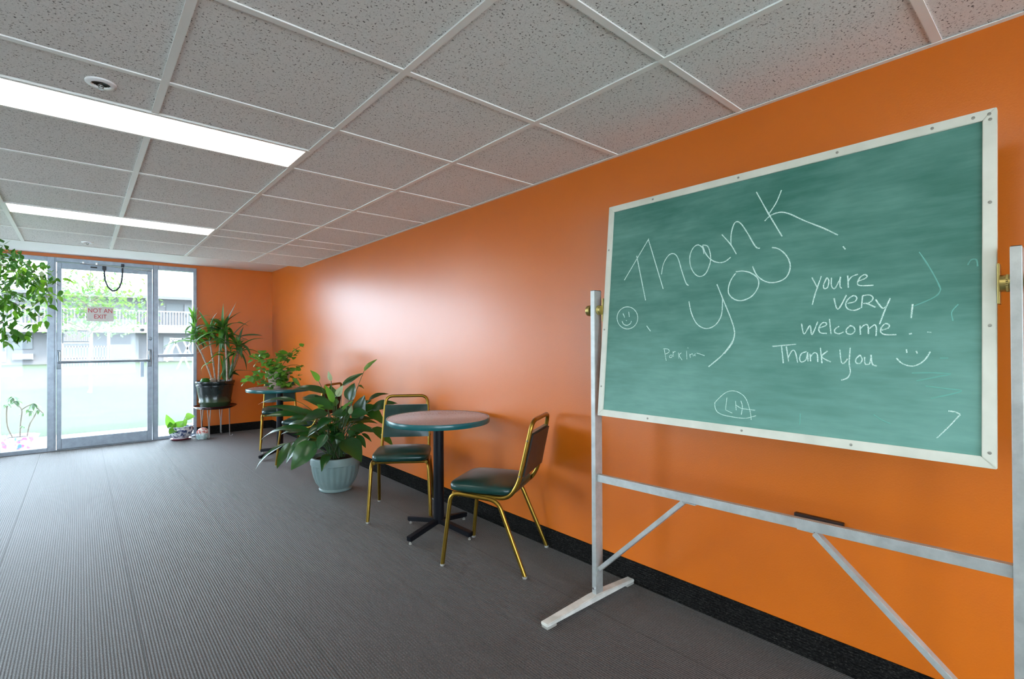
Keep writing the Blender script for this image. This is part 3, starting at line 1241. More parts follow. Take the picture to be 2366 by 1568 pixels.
def make_chair(label):
    t = thing('stacking_chair', label, 'chair', group=CG)
    # local: faces -y, width along x
    for s in (-1, 1):
        pts = rounded([(s * .225, -.252, .012), (s * .205, -.205, .425), (s * .200, .085, .405), (s * .222, .252, .012)], .055, 6)
        bm = B()
        tube(bm, pts, .0125, 10)
        lg = obj('side_leg_frame', bm, M['gold'], t, True)
        for yy, xx in ((-.252, .225), (.252, .222)):
            bm = B()
            lathe(bm, [(0, 0), (.011, 0), (.014, .005), (.013, .013), (0, .013)], 12, (s * xx, yy, 0))
            obj('glide', bm, M['glide'], lg, True)
    # seat rail and back rail in one bent tube
    pts = rounded([(-.19, -.2, .418), (-.19, .145, .418), (-.188, .205, .50), (-.170, .285, .86), (.170, .285, .86), (.188, .205, .50), (.19, .145, .418), (.19, -.2, .418)], .06, 6)
    bm = B()
    tube(bm, pts, .0125, 10)
    obj('back_frame', bm, M['gold'], t, True)
    bm = B()
    for yy in (-.16, .07):
        tube(bm, [(-.2, yy, .412), (.2, yy, .412)], .009, 8)
    obj('seat_stretcher', bm, M['gold'], t, True)
    bm = B()
    superell(bm, (-.212, -.238, .424), (.212, .178, .486), dome=.012)
    obj('seat', bm, M['vinyl'], t, True, angle=80)
    # backrest: a padded panel between the rails
    z0, z1 = .545, .785

    def back(y_off, th, zz0, zz1, w0, w1, name, m, parent, bulge):
        bm = B()
        n, k = 10, 8
        rows = {}
        for side in (0, 1):
            for i in range(n + 1):
                for j in range(k + 1):
                    u, v = -1 + 2 * i / n, j / k
                    z = zz0 + (zz1 - zz0) * v
                    w = w0 + (w1 - w0) * v
                    ry = .205 + (z - .5) / .36 * .08
                    e = (1 - abs(u) ** 4) * (1 - abs(2 * v - 1) ** 4)
                    y = ry + y_off + (-(th / 2 + bulge * e) if side == 0 else th / 2 + bulge * .4 * e)
                    rows[side, i, j] = bm.verts.new((u * w, y, z))
        for side in (0, 1):
            for i in range(n):
                for j in range(k):
                    q = [rows[side, i, j], rows[side, i + 1, j], rows[side, i + 1, j + 1], rows[side, i, j + 1]]
                    bm.faces.new(q if side == 0 else q[::-1])
        for i in range(n):
            for j in (0, k):
                bm.faces.new((rows[0, i, j], rows[1, i, j], rows[1, i + 1, j], rows[0, i + 1, j]))
        for j in range(k):
            for i in (0, n):
                bm.faces.new((rows[0, i, j], rows[0, i, j + 1], rows[1, i, j + 1], rows[1, i, j]))
        return obj(name, bm, m, parent, True, angle=50)
    bk = back(0, .026, .535, .79, .184, .172, 'backrest', M['vinyl'], t, .012)
    back(.0185, .008, .545, .78, .178, .167, 'back_panel', M['vinylback'], bk, .003)
    for s in (-1, 1):
        for zz in (.55, .75):
            bm = B()
            ry = .205 + (zz - .5) / .36 * .08
            w = .188 - (zz - .5) / .36 * .018
            tube(bm, [(s * (w + .012), ry, zz), (s * (w + .0165), ry, zz)], .006, 8)
            obj('rivet', bm, M['chrome'], bk, True)
    return t


def dup(root, label):
    r = root.copy()
    COL.objects.link(r)
    r['label'] = label
    for ch in list(root.children):
        c = ch.copy()
        COL.objects.link(c)
        c.parent = r
        for g in ch.children:
            d = g.copy()
            COL.objects.link(d)
            d.parent = c
    return r


def at(o, x, y, deg):
    o.location = (x, y, 0)
    o.rotation_euler = (0, 0, math.radians(deg))


ch = make_chair('green vinyl chair seen from its side, nearest the chalkboard')
at(ch, 1.917, 2.359, -150.4)
at(dup(ch, 'green vinyl chair facing the camera behind the nearer round table'), 1.895, 3.477, -35)
at(dup(ch, 'green vinyl chair behind the far table, its back under the tabletop'), 1.93, 6.735, -15)
at(dup(ch, 'green vinyl chair mostly hidden behind the leaves of the big floor plant'), 1.90, 5.56, -143)


# ------------------------------------------------------------------ tables
def make_table(label, x, y, rot):
    t = thing('round_table', label, 'table', (x, y, 0), math.radians(rot), 'round pedestal tables')
    bm = B()
    lathe(bm, [(0, .752), (.343, .752), (.343, .785), (.340, .786), (0, .786)], 64)
    obj('tabletop', bm, M['lam'], t, True)
    bm = B()
    lathe(bm, [(.343, .750), (.352, .752), (.355, .758), (.355, .781), (.352, .787), (.343, .7865)], 64)
    obj('edge_band', bm, M['teal'], t, True)
    bm = B()
    lathe(bm, [(0, .06), (.036, .06), (.036, .735), (.0, .735)], 24)
    obj('column', bm, M['black'], t, True)
    bm = B()
    for a in (0, 1):
        bar(bm, (-.22 if a == 0 else 0, 0 if a == 0 else -.22, .742), (.22 if a == 0 else 0, 0 if a == 0 else .22, .742), .04, .018)
    obj('top_spider', bm, M['black'], t)
    for k in range(4):
        d = Vector((math.cos(k * PI / 2), math.sin(k * PI / 2), 0))
        bm = B()
        bar(bm, d * .025 + Vector((0, 0, .075)), d * .285 + Vector((0, 0, .036)), .042, .032, bevel=.004)
        lg = obj('foot', bm, M['black'], t)
        bm = B()
        lathe(bm, [(0, 0), (.010, 0), (.010, .007), (.005, .009), (.005, .03), (0, .03)], 12, d * .27)
        obj('glide', bm, M['glide'], lg, True)
    return t


make_table('round mauve-grey table with teal rim between two green chairs', 1.872, 2.935, -75)
make_table('round table near the far corner holding the trailing plant', 1.76, 6.16, -62)


# ------------------------------------------------------------------ plants
def blade_bm(base, tip, width, up=Vector((0, 0, 1)), arch=.0, fold=.15, n=9, shape='lance', twist=0.0, droop=0.0, wave=0.0):
    """a leaf blade from base to tip; arch lifts its middle, droop bends the tip down"""
    base, tip = Vector(base), Vector(tip)
    ax = tip - base
    L = ax.length
    t = ax.normalized()
    a, b = frame_axes(t, Vector(up))
    bm = B()
    rows = []
    for i in range(n + 1):
        s = i / n
        if shape == 'lance':
            w = math.sin(PI * min(1, s ** .72)) ** .85 * (1 - .25 * s)
        elif shape == 'heart':
            w = (math.sin(PI * s ** .55)) ** .8
        elif shape == 'strap':
            w = min(1, s * 6 + .35) * (1 - s ** 2.2)
        else:
            w = math.sin(PI * s) ** .6
        w = max(w, .02) * width / 2
        c = base + ax * s + a * (arch * L * 4 * s * (1 - s)) - Vector((0, 0, 1)) * (droop * L * s * s)
        an = twist * (s - .3)
        bb = b * math.cos(an) + a * math.sin(an)
        aa = a * math.cos(an) - b * math.sin(an)
        wv = wave * width * math.sin(s * 17)
        rows.append([bm.verts.new(c - bb * w + aa * (fold * w + wv)), bm.verts.new(c - bb * w * .5 + aa * (fold * .35 * w)), bm.verts.new(c),
                     bm.verts.new(c + bb * w * .5 + aa * (fold * .35 * w)), bm.verts.new(c + bb * w + aa * (fold * w - wv))])
    for A, C in zip(rows, rows[1:]):
        for k in range(4):
            f = bm.faces.new((A[k], A[k + 1], C[k + 1], C[k]))
            f.smooth = True
    return bm


def leaf(parent, m, *a, name='leaf', **k):
    bm = blade_bm(*a, **k)
    return obj(name, bm, m, parent, True, angle=180)


def curve3(p, q, lift, n=8):
    p, q = Vector(p), Vector(q)
    return [p.lerp(q, i / n) + Vector((0, 0, lift * 4 * (i / n) * (1 - i / n))) for i in range(n + 1)]


# peace lily in the ribbed sage pot
pc = Vector((1.725, 4.395, 0))
pl = thing('potted_peace_lily', 'large dark-leaved peace lily in a ribbed sage-green pot on the floor', 'plant', pc)
bm = B()
fl_ = lambda k, z: (1 + (.012 if (k % 4 < 2) else -.012) * (1 if .045 < z < .235 else 0))
lathe(bm, [(0, .0), (.128, .0), (.140, .006), (.142, .018), (.132, .026), (.145, .045), (.168, .08), (.186, .13), (.197, .18), (.203, .228), (.205, .235),
           (.212, .238), (.214, .290), (.210, .302), (.196, .303), (.192, .27), (0, .27)], 96, flute=fl_)
obj('pot', bm, M['sagepot'], pl, True, angle=50)
bm = B()
lathe(bm, [(.191, .268), (.12, .282), (0, .286)], 32)
obj('soil', bm, M['soil'], pl, True)

DP = 4.39


def sp(cx, cy, dd=0.0):                 # a point of the plant from the measuring crop, dd metres in front of or behind the pot axis
    return PD(580 + .2104 * cx, 820 + .2104 * cy, DP + dd) - pc


SPL = [  # base, base depth, tip, tip depth, width px of the crop, arch, kind
    ((700, 950), -.16, (440, 1262), -.28, 235, .10, 'd'), ((650, 905), -.12, (385, 1192), -.2, 170, .12, 'd'),
    ((400, 965), -.1, (42, 1275), -.14, 75, .12, 'd'), ((430, 960), -.06, (285, 1245), -.08, 110, .1, 'd'),
    ((660, 830), -.05, (108, 930), .02, 120, .14, 'd'), ((640, 650), -.02, (125, 570), .05, 120, .06, 'd'),
    ((560, 640), .0, (140, 675), -.02, 105, .05, 'd'), ((500, 505), .05, (82, 540), .1, 85, .1, 'd'),
    ((850, 430), .05, (435, 392), .1, 130, .12, 'd'), ((910, 600), -.04, (565, 482), -.02, 150, .1, 'd'),
    ((850, 640), -.15, (540, 740), -.25, 230, .06, 'd'), ((880, 700), -.15, (720, 830), -.22, 170, .1, 'd'),
    ((1010, 930), -.16, (1212, 1178), -.26, 250, .10, 'd'), ((1080, 800), -.08, (1372, 850), -.1, 150, .06, 'd'),
    ((1100, 730), .0, (1345, 705), .04, 120, .1, 'd'), ((1210, 560), .1, (1470, 770), .16, 190, .1, 'd'),
    ((1230, 620), .12, (1620, 580), .2, 150, .08, 'd'), ((1290, 500), .08, (1515, 428), .12, 100, .12, 'd'),
    ((1330, 600), .02, (1610, 530), .03, 140, .14, 'd'), ((1190, 700), .02, (1250, 440), .0, 240, .04, 'd'),
    ((1080, 500), .04, (1140, 305), .06, 190, .04, 'd'), ((1000, 335), .02, (1240, 195), .06, 80, .06, 'd'),
    ((1240, 175), .04, (1388, 45), .06, 105, .03, 'l'), ((745, 290), -.02, (648, 165), -.04, 85, .08, 'l'),
    ((905, 520), -.06, (808, 325), -.08, 90, .04, 'l'), ((800, 620), -.08, (725, 540), -.1, 90, .05, 'l'),
    ((980, 640), -.08, (1130, 500), -.08, 95, .06, 'l'), ((1330, 800), .14, (1560, 1000), .22, 150, .08, 'd'),
    ((1220, 860), .02, (1325, 955), .0, 50, .1, 'd'), ((830, 870), -.17, (735, 1040), -.24, 150, .06, 'd'),
    ((1000, 860), -.15, (940, 980), -.2, 110, .08, 'd'), ((1130, 820), -.1, (1080, 900), -.14, 110, .05, 'd'),
    ((760, 500), .12, (560, 470), .2, 120, .1, 'd'), ((900, 480), .12, (870, 330), .14, 120, .05, 'd'),
    ((1000, 560), .1, (1080, 700), .0, 140, .04, 'd'), ((700, 720), .06, (480, 600), .14, 140, .1, 'd'),
    ((1050, 640), -.1, (870, 660), -.12, 110, .06, 'd'), ((1180, 340), .1, (1245, 380), .14, 80, .1, 'd'),
    ((760, 780), -.1, (620, 900), -.16, 130, .08, 'd'), ((930, 560), .0, (880, 460), .0, 110, .06, 'd'),
    ((620, 760), .1, (380, 800), .18, 120, .12, 'd'), ((1130, 620), .14, (1330, 500), .2, 150, .1, 'd'),
    ((1100, 660), -.06, (1290, 640), -.06, 160, .08, 'd'), ((960, 700), .1, (1010, 560), .12, 150, .04, 'd'),
    ((820, 560), .1, (700, 440), .16, 140, .06, 'd'), ((1160, 880), -.06, (1260, 1020), -.08, 90, .08, 'd'),
    ((560, 840), -.02, (330, 870), .0, 110, .1, 'd'), ((600, 700), -.06, (400, 700), -.08, 110, .06, 'd'),
]
pxm = .2104 * DP / FPX
for i, (b0, d0, t0, d1, w, ar, kd) in enumerate(SPL):
    b_, t_ = sp(*b0, d0), sp(*t0, d1)
    up = (Vector((-.35, -.35, 1)) if i % 3 else Vector((-.1, -.75, .7)))
    w *= pxm
    m = M['spath'] if kd == 'd' else M['spathl']
    # leaves that hang towards the camera show their faces
    lf = leaf(pl, m, b_, t_, w, up=up, arch=ar, fold=.22, n=10, shape='lance', twist=random.uniform(-.3, .3), wave=.012)
    root = Vector((random.uniform(-.07, .07), random.uniform(-.07, .07), .275))
    bm = B()
    tube(bm, curve3(root, b_, .05 + .06 * random.random(), 8), [.0045 - .0022 * k / 8 for k in range(9)], 6)
    obj('leaf_stalk', bm, M['stalk'] if random.random() < .9 else M['stalkb'], pl, True)
for k in range(30):
    a = random.uniform(0, 2 * PI)
    h = random.uniform(.34, .60)
    r0 = random.uniform(.03, .15)
    b_ = Vector((math.cos(a) * r0, math.sin(a) * r0, h))
    L = random.uniform(.16, .26)
    a2 = a + random.uniform(-.5, .5)
    t_ = b_ + Vector((math.cos(a2) * L, math.sin(a2) * L * .9, random.uniform(-.10, .14)))
    leaf(pl, M['spath'], b_, t_, random.uniform(.07, .11), up=(-.3, -.4, 1), arch=.12, fold=.2, n=8, shape='lance', twist=random.uniform(-.4, .4), wave=.012)
    bm = B()
    tube(bm, curve3((math.cos(a) * .05, math.sin(a) * .05, .275), b_, .02), .003, 5)
    obj('leaf_stalk', bm, M['stalk'], pl, True)
for (b0, t0, dd, w) in (((880, 285), (848, 175), 0, 52), ((945, 455), (1010, 330), -.05, 80), ((1085, 650), (1110, 550), -.05, 55)):
    b_, t_ = sp(*b0, dd), sp(*t0, dd)
    sf = leaf(pl, M['spathe'], b_, t_, w * pxm, up=(-.5, -.8, .2), arch=.05, fold=.35, shape='lance', name='flower_spathe')
    bm = B()
    d = (t_ - b_)
    q = b_ + Vector((-.008, -.012, 0))
    tube(bm, [q + d * .12, q + d * .3, q + d * .52], [.004, .006, .003], 8)
    obj('spadix', bm, M['spathe'], sf, True)
    bm = B()
    tube(bm, curve3(Vector((0, 0, .275)), b_, .02), .003, 6)
    obj('flower_stalk', bm, M['stalk'], pl, True)

# dragon tree in glazed pot on a wire plant stand
sc_ = Vector((1.43, 7.985, 0))
ps = thing('plant_stand', 'wire-legged plant stand with a dark red round tray beside the glass door', 'plant stand', sc_)
SZ = .425
bm = B()
lathe(bm, [(0, SZ - .022), (.20, SZ - .022), (.245, SZ - .006), (.268, SZ + .016), (.262, SZ + .02), (.235, SZ + .002), (0, SZ)], 48)
obj('tray', bm, M['traym'], ps, True, angle=60)
for lx, ly in ((-.095, -.115), (.165, -.06), (.10, .175), (-.135, .16), (.0, -.02))[:4]:
    bm = B()
    r = Vector((lx, ly, 0)).normalized()
    s = Vector((-r.y, r.x, 0))
    p0 = Vector((lx, ly, 0))
    for k in (-1, 1):
        tube(bm, [p0 + s * k * .022 + Vector((0, 0, SZ - .02)), p0 + s * k * .006 + Vector((0, 0, .2)), p0 + s * k * .005 + Vector((0, 0, .03))], .0055, 8)
    loop = [p0 + Vector((0, 0, .03)), p0 + r * .004 + Vector((0, 0, .006)), p0 + r * .03 + Vector((0, 0, .006)), p0 + r * .04 + Vector((0, 0, .022)), p0 + r * .028 + Vector((0, 0, .032))]
    tube(bm, rounded(loop, .012), .0055, 8)
    obj('wire_leg', bm, M['wire'], ps, True)

dt = thing('potted_dragon_tree', 'tall strap-leaved plant in a dark green glazed pot on the wire stand', 'plant', (sc_.x, sc_.y, SZ))
bm = B()
lathe(bm, [(0, .001), (.175, .001), (.182, .01), (.19, .06), (.198, .066), (.2, .085), (.194, .095), (.212, .2), (.222, .285), (.232, .29), (.232, .305), (.226, .31),
           (.238, .33), (.243, .352), (.238, .362), (.222, .362), (.214, .325), (0, .325)], 56)
obj('pot', bm, M['greenpot'], dt, True, angle=50)
bm = B()
lathe(bm, [(.214, .323), (.1, .335), (0, .337)], 32)
obj('soil', bm, M['soil'], dt, True)
dO = Vector((sc_.x, sc_.y, SZ))
DD = (dO - CAM).dot(R_FWD)


def dp(cx, cy, dd=0.0):
    return PD(420 + .22312 * cx, 680 + .22312 * cy, DD + dd) - dO


rbase = {}
CANES = [([(325, 890), (270, 760), (210, 620), (150, 510), (132, 400)], -.02), ([(350, 890), (325, 700), (305, 580), (285, 470), (290, 400)], .05),
         ([(380, 890), (385, 740), (390, 600), (405, 430), (415, 340)], .0), ([(470, 890), (465, 700), (455, 540), (450, 420)], -.06), ([(505, 890), (540, 740), (580, 620), (600, 550)], .06)]
tops = []
for pts, dd in CANES:
    q = [dp(a, b, dd) for a, b in pts]
    q[0].z = .33
    bm = B()
    qq = []
    for k in range(len(q) - 1):
        qq += [q[k].lerp(q[k + 1], j / 4) for j in range(4)]
    qq.append(q[-1])
    tube(bm, qq, [.013 * (1 + .12 * math.sin(k * 2.1)) - .004 * k / len(qq) for k in range(len(qq))], 8)
    obj('cane', bm, M['cane'], dt, True)
    tops.append((q[-1], q[-2]))
bm = B()
lathe(bm, [(0, .32), (.05, .33), (.045, .38), (.02, .40), (0, .40)], 12, dp(365, 880) * Vector((1, 1, 0)) if False else (-.03, 0, 0))
obj('cane_base', bm, M['cane'], dt, True)
STR = [  # (base, tip, width m, arch, droop, dark?) in the measuring crop
    ((130, 330), (122, 105), .03, .0, 0, 0), ((125, 300), (20, 192), .022, .25, 0, 1), ((130, 250), (65, 125), .028, .1, 0, 0), ((120, 320), (60, 450), .03, .35, 0, 1),
    ((135, 330), (110, 470), .035, .15, 0, 0), ((140, 330), (200, 190), .025, .15, 0, 0), ((140, 340), (210, 430), .03, .3, 0, 0), ((135, 300), (165, 130), .03, .05, 0, 0),
    ((150, 330), (180, 530), .03, .2, 0, 0), ((130, 360), (95, 520), .025, .15, 0, 0), ((145, 290), (90, 200), .03, .1, 0, 0),
    ((150, 300), (310, 220), .024, .2, 0, 0), ((300, 380), (175, 165), .026, .25, 0, 0), ((290, 400), (325, 235), .035, .05, 0, 0), ((300, 400), (260, 300), .03, .1, 0, 0), ((290, 430), (190, 530), .045, .45, 0, 0),
    ((300, 420), (240, 500), .05, .5, 0, 1), ((295, 410), (345, 560), .045, .4, 0, 1), ((310, 380), (400, 240), .03, .1, 0, 0), ((305, 400), (350, 330), .03, .1, 0, 0), ((300, 440), (170, 490), .03, .3, 0, 0),
    ((290, 420), (350, 480), .035, .4, 0, 0), ((300, 390), (370, 185), .028, .1, 0, 1),
    ((425, 350), (430, 90), .035, .0, 0, 0), ((430, 340), (570, 68), .036, -.02, 0, 1), ((440, 320), (615, 178), .036, .06, 0, 1), ((420, 350), (330, 260), .035, .1, 0, 1), ((430, 380), (500, 200), .045, .05, 0, 0),
    ((420, 360), (380, 520), .045, .35, 0, 0), ((440, 380), (505, 560), .05, .3, 0, 0), ((420, 330), (300, 250), .03, .15, 0, 0), ((430, 360), (540, 430), .045, .3, 0, 0), ((430, 330), (490, 150), .03, .05, 0, 0),
    ((420, 350), (360, 400), .035, .3, 0, 0), ((440, 400), (470, 600), .05, .2, 0, 0), ((450, 340), (690, 325), .04, .14, 0, 1), ((520, 440), (720, 260), .026, .05, 0, 1), ((460, 420), (520, 300), .05, .05, 0, 0),
    ((455, 430), (400, 300), .05, .05, 0, 0), ((460, 420), (560, 540), .045, .3, 0, 0), ((450, 440), (430, 620), .045, .2, 0, 0),
    ((600, 440), (832, 425), .042, .05, 0, 1), ((590, 520), (715, 680), .028, .42, 0, 1), ((600, 540), (625, 670), .04, .35, 0, 1), ((590, 500), (640, 330), .028, .06, 0, 1), ((600, 520), (560, 430), .04, .1, 0, 0),
    ((580, 540), (500, 600), .04, .3, 0, 0), ((600, 560), (520, 770), .035, .1, 0, 1), ((590, 500), (690, 470), .03, .15, 0, 1), ((610, 600), (670, 790), .018, .2, 0, 1), ((580, 290), (640, 300), .02, .1, 0, 0),
    ((470, 880), (430, 600), .045, .0, 0, 0), ((470, 870), (475, 560), .05, .0, 0, 1), ((480, 880), (610, 560), .03, -.05, 0, 1), ((440, 880), (430, 690), .035, .0, 0, 0), ((500, 880), (540, 640), .04, .0, 0, 1),
    ((450, 890), (395, 620), .03, .02, 0, 0), ((330, 700), (210, 840), .022, .3, 0, 0), ((310, 660), (390, 570), .03, -.05, 0, 0), ((260, 740), (330, 660), .025, .05, 0, 1),
    ((510, 860), (600, 840), .05, .4, 0, 1), ((500, 880), (570, 780), .04, .1, 0, 1), ((540, 790), (760, 800), .010, .05, 0, 1), ((395, 880), (440, 760), .035, .0, 0, 0), ((480, 800), (620, 610), .025, .0, 0, 1),
    ((460, 700), (530, 560), .04, .05, 0, 0), ((440, 640), (330, 640), .03, .2, 0, 0),
]
for b0, t0, w, ar, dr, dk in STR:
    dd = random.uniform(-.10, .07)
    b_, t_ = dp(*b0, dd * .3), dp(*t0, dd)
    lim = YF - .02 - dO.y
    t_.y = min(t_.y, lim)
    leaf(dt, M['dracd' if dk else 'drac'], b_, t_, w * 1.55, up=(random.uniform(-.7, .2), -.4, 1), arch=ar, fold=.3, n=9, shape='strap', twist=random.uniform(-.6, .6))
for q, q0 in tops:
    d0 = (q - q0).normalized()
    for k in range(15):
        a = random.uniform(0, 2 * PI)
        el = random.uniform(-.35, 1.1)
        L = random.uniform(.22, .42)
        dv = Vector((math.cos(a) * math.cos(el), math.sin(a) * math.cos(el) * .6, math.sin(el)))
        b_ = q - d0 * random.uniform(0, .14)
        t_ = b_ + dv * L
        t_.y = min(t_.y, YF - .02 - dO.y)
        leaf(dt, M['drac'] if random.random() < .6 else M['dracd'], b_, t_, random.uniform(.035, .055), up=(random.uniform(-.5, .2), -.4, 1), arch=.12, fold=.3, n=8, shape='strap', droop=random.uniform(.1, .5))
bm = B()
lathe(bm, [(0, 0), (.045, .01), (.06, .04), (.045, .075), (0, .085)], 14, (-.13, -.05, .325))
obj('small_cactus', bm, M['drac'], dt, True)

# small blue and white pot on a red saucer
sp_ = thing('potted_pothos', 'small pothos in a blue and white ceramic pot on a red saucer by the door', 'plant', (1.04, 8.10, 0))
bm = B()
lathe(bm, [(0, 0), (.095, 0), (.118, .012), (.124, .02), (.11, .018), (0, .014)], 40)
obj('saucer', bm, M['redsaucer'], sp_, True)
bm = B()
lathe(bm, [(0, .014), (.085, .014), (.095, .03), (.125, .07), (.145, .12), (.148, .15), (.14, .165), (.15, .178), (.146, .184), (.134, .178), (.130, .155), (0, .155)], 48)
obj('pot', bm, M['delft'], sp_, True, angle=50)
bm = B()
lathe(bm, [(.130, .153), (0, .16)], 24)
obj('soil', bm, M['soil'], sp_, True)
for bx, by, bz, tx, ty, tz, w in ((-.09, -.03, .17, -.17, -.04, .36, .11), (-.10, -.02, .17, -.13, -.06, .26, .10), (-.04, -.07, .17, .02, -.11, .26, .14), (-.06, -.06, .17, -.13, -.12, .20, .12),
                                  (.05, 0, .3, .16, -.02, .30, .10), (.03, -.02, .18, .07, -.05, .30, .07), (-.08, -.1, .16, -.15, -.15, .11, .10)):
    leaf(sp_, M['poth'], (bx, by, bz), (tx, ty, tz), w, up=(-.4, -.9, .4), arch=.08, fold=.2, shape='heart')
for e in ((.05, 0, .3), (.07, -.03, .27), (-.09, -.03, .18)):
    bm = B()
    tube(bm, curve3((e[0] * .3, 0, .155), e, .02), .003, 6)
    obj('leaf_stalk', bm, M['stalk'], sp_, True)

jr = thing('painted_jar', 'small domed jar with red and green painting beside the plant stand leg', 'ornament', (1.275, 7.955, 0))
bm = B()
lathe(bm, [(0, 0), (.072, 0), (.082, .015), (.084, .06), (.074, .105), (.05, .138), (.02, .152), (0, .154)], 36)
obj('body', bm, M['jar'], jr, True)
bm = B()
for k in range(9):
    a = PI * (.1 + .8 * k / 8)
    c = Vector((math.cos(a) * .075, -.02, .045 + math.sin(a) * .105))
    lathe(bm, [(0, -.008), (.008, 0), (0, .008)], 8, c)
obj('beading', bm, M['soffit'], jr, True)

st_ = tag(obj('flat_stone', (lambda b: (lathe(b, [(0, 0), (.05, .0), (.07, .015), (.05, .035), (0, .04)], 14, (0, 0, 0)), b)[1])(B()), M['clay'], None, True),
          'small grey stone on the carpet between the pothos pot and the far wall', 'stone')
st_.location = (1.225, 8.215, 0)
st_.scale = (.7, .6, .7)

# trailing plant on the far table
tO = Vector((1.735, 6.12, .786))
tp = thing('potted_trailing_ivy', 'bushy light green trailing plant in a blush pot on the far round table', 'plant', tO)
bm = B()
lathe(bm, [(0, 0), (.085, 0), (.09, .005), (.125, .16), (.135, .165), (.137, .2), (.128, .205), (.118, .18), (0, .18)], 40)
obj('pot', bm, M['pinkpot'], tp, True, angle=50)
bm = B()
lathe(bm, [(.118, .178), (0, .19)], 24)
obj('soil', bm, M['soil'], tp, True)
TD = (tO - CAM).dot(R_FWD)


def tpp(cx, cy, dd=0.0):
    return PD(550 + .19767 * cx, 780 + .19767 * cy, TD + dd) - tO


proto = []
for mm in ('poth', 'pothd'):
    for s in (1, .8):
        lf = leaf(tp, M[mm], (0, 0, 0), (0, -.072 * s, -.012), .075 * s, arch=.06, fold=.25, n=6, shape='heart')
        lf['_'] = 1
        proto.append(lf)


def put_leaf(root, proto_o, loc, rot, s=1.0):
    o = proto_o.copy()
    if '_' in o:
        del o['_']
    COL.objects.link(o)
    o.parent = root
    o.location = loc
    o.rotation_euler = rot
    o.scale = (s, s, s)
    return o


CL = [((230, 250), 60, 16), ((290, 210), 50, 14), ((340, 270), 60, 16), ((400, 300), 60, 14), ((420, 400), 70, 18), ((500, 430), 70, 18), ((500, 200), 45, 14), ((540, 230), 60, 16),
      ((620, 220), 55, 14), ((680, 160), 40, 9), ((450, 500), 70, 16), ((540, 500), 60, 14), ((590, 560), 45, 9), ((360, 560), 40, 8), ((240, 390), 50, 12), ((200, 470), 45, 12),
      ((120, 490), 40, 9), ((290, 510), 40, 9), ((380, 430), 50, 10), ((620, 390), 50, 10), ((700, 370), 40, 6), ((700, 450), 30, 4), ((750, 340), 25, 3), ((725, 105), 10, 2), ((460, 340), 60, 10)]
for (cx, cy), r, n in CL:
    for k in range(n):
        a, rr = random.uniform(0, 2 * PI), r * math.sqrt(random.random())
        q = tpp(cx + rr * math.cos(a), cy + rr * math.sin(a), random.uniform(-.19, -.06) if 300 < cx < 600 and cy > 250 else random.uniform(-.13, .1))
        q.z = max(q.z, .015)
        q.x = min(q.x, XW - .05 - tO.x)
        put_leaf(tp, random.choice(proto if cx < 600 else proto[2:] + proto[:1]), q, (random.uniform(-.9, .8), random.uniform(-.6, .6), random.uniform(-1.6, 1.2)), random.uniform(.75, 1.2) * (1 if cx < 600 else .7))
for lf in proto:
    lf.location = (random.uniform(-.05, .05), random.uniform(-.12, -.05), .2)
    del lf['_']
for a, b in (((430, 400), (720, 110)), ((430, 420), (110, 500)), ((430, 400), (230, 230)), ((480, 400), (750, 340)), ((450, 420), (590, 580))):
    bm = B()
    e = tpp(*b)
    e.z = max(e.z, .02)
    tube(bm, curve3((0, 0, .18), e, .05), .003, 6)
    obj('vine', bm, M['stalk'], tp, True)
b_, t_ = tpp(640, 470, -.1), tpp(735, 575, -.12)
leaf(tp, M['poth'], b_, t_, .05, up=(-.5, -.6, .6), arch=.1, fold=.3, shape='lance')

# weeping fig at the left edge, mostly outside the picture
fO = Vector((-1.05, 5.45, 0))
fg = thing('potted_weeping_fig', 'leafy green fig branches reaching in from the left edge before the window', 'plant', fO)
bm = B()
lathe(bm, [(0, 0), (.17, 0), (.18, .01), (.21, .3), (.225, .31), (.222, .35), (.205, .35), (.2, .3), (0, .3)], 40)
obj('pot', bm, M['pinkpot'], fg, True, angle=50)
bm = B()
lathe(bm, [(.2, .3), (0, .31)], 24)
obj('soil', bm, M['soil'], fg, True)
bm = B()
tube(bm, [(0, 0, .3), (.02, .01, .8), (-.01, .0, 1.2), (.02, .02, 1.6), (.03, 0, 2.05)], [.03, .026, .022, .016, .006], 10)
obj('trunk', bm, M['bark'], fg, True)
fproto = []
for mm, sz in (('ficus', 1), ('ficus', .85), ('ficusl', .95)):
    lf = leaf(fg, M[mm], (0, 0, 0), (0, -.085 * sz, -.012 * sz), .046 * sz, arch=.06, fold=.22, n=7, shape='lance', droop=.12)
    fproto.append(lf)
BR = [([(-150, 640), (-60, 600), (30, 600), (90, 630), (118, 690)], 3.9, 44), ([(-120, 600), (-30, 575), (10, 580), (40, 595)], 4.1, 26), ([(-150, 660), (-40, 625), (20, 645), (80, 650), (118, 700)], 4.0, 42),
      ([(-150, 720), (-50, 680), (10, 690), (60, 715), (98, 735)], 3.8, 38), ([(-140, 760), (-50, 730), (5, 745), (35, 765), (52, 785)], 3.8, 26), ([(-150, 640), (-50, 620), (40, 618), (95, 635), (138, 660)], 4.15, 40),
      ([(-140, 680), (-60, 660), (0, 665), (50, 690)], 4.2, 32), ([(-120, 580), (-30, 600), (20, 620), (60, 640)], 3.75, 32)]
CROWN = []
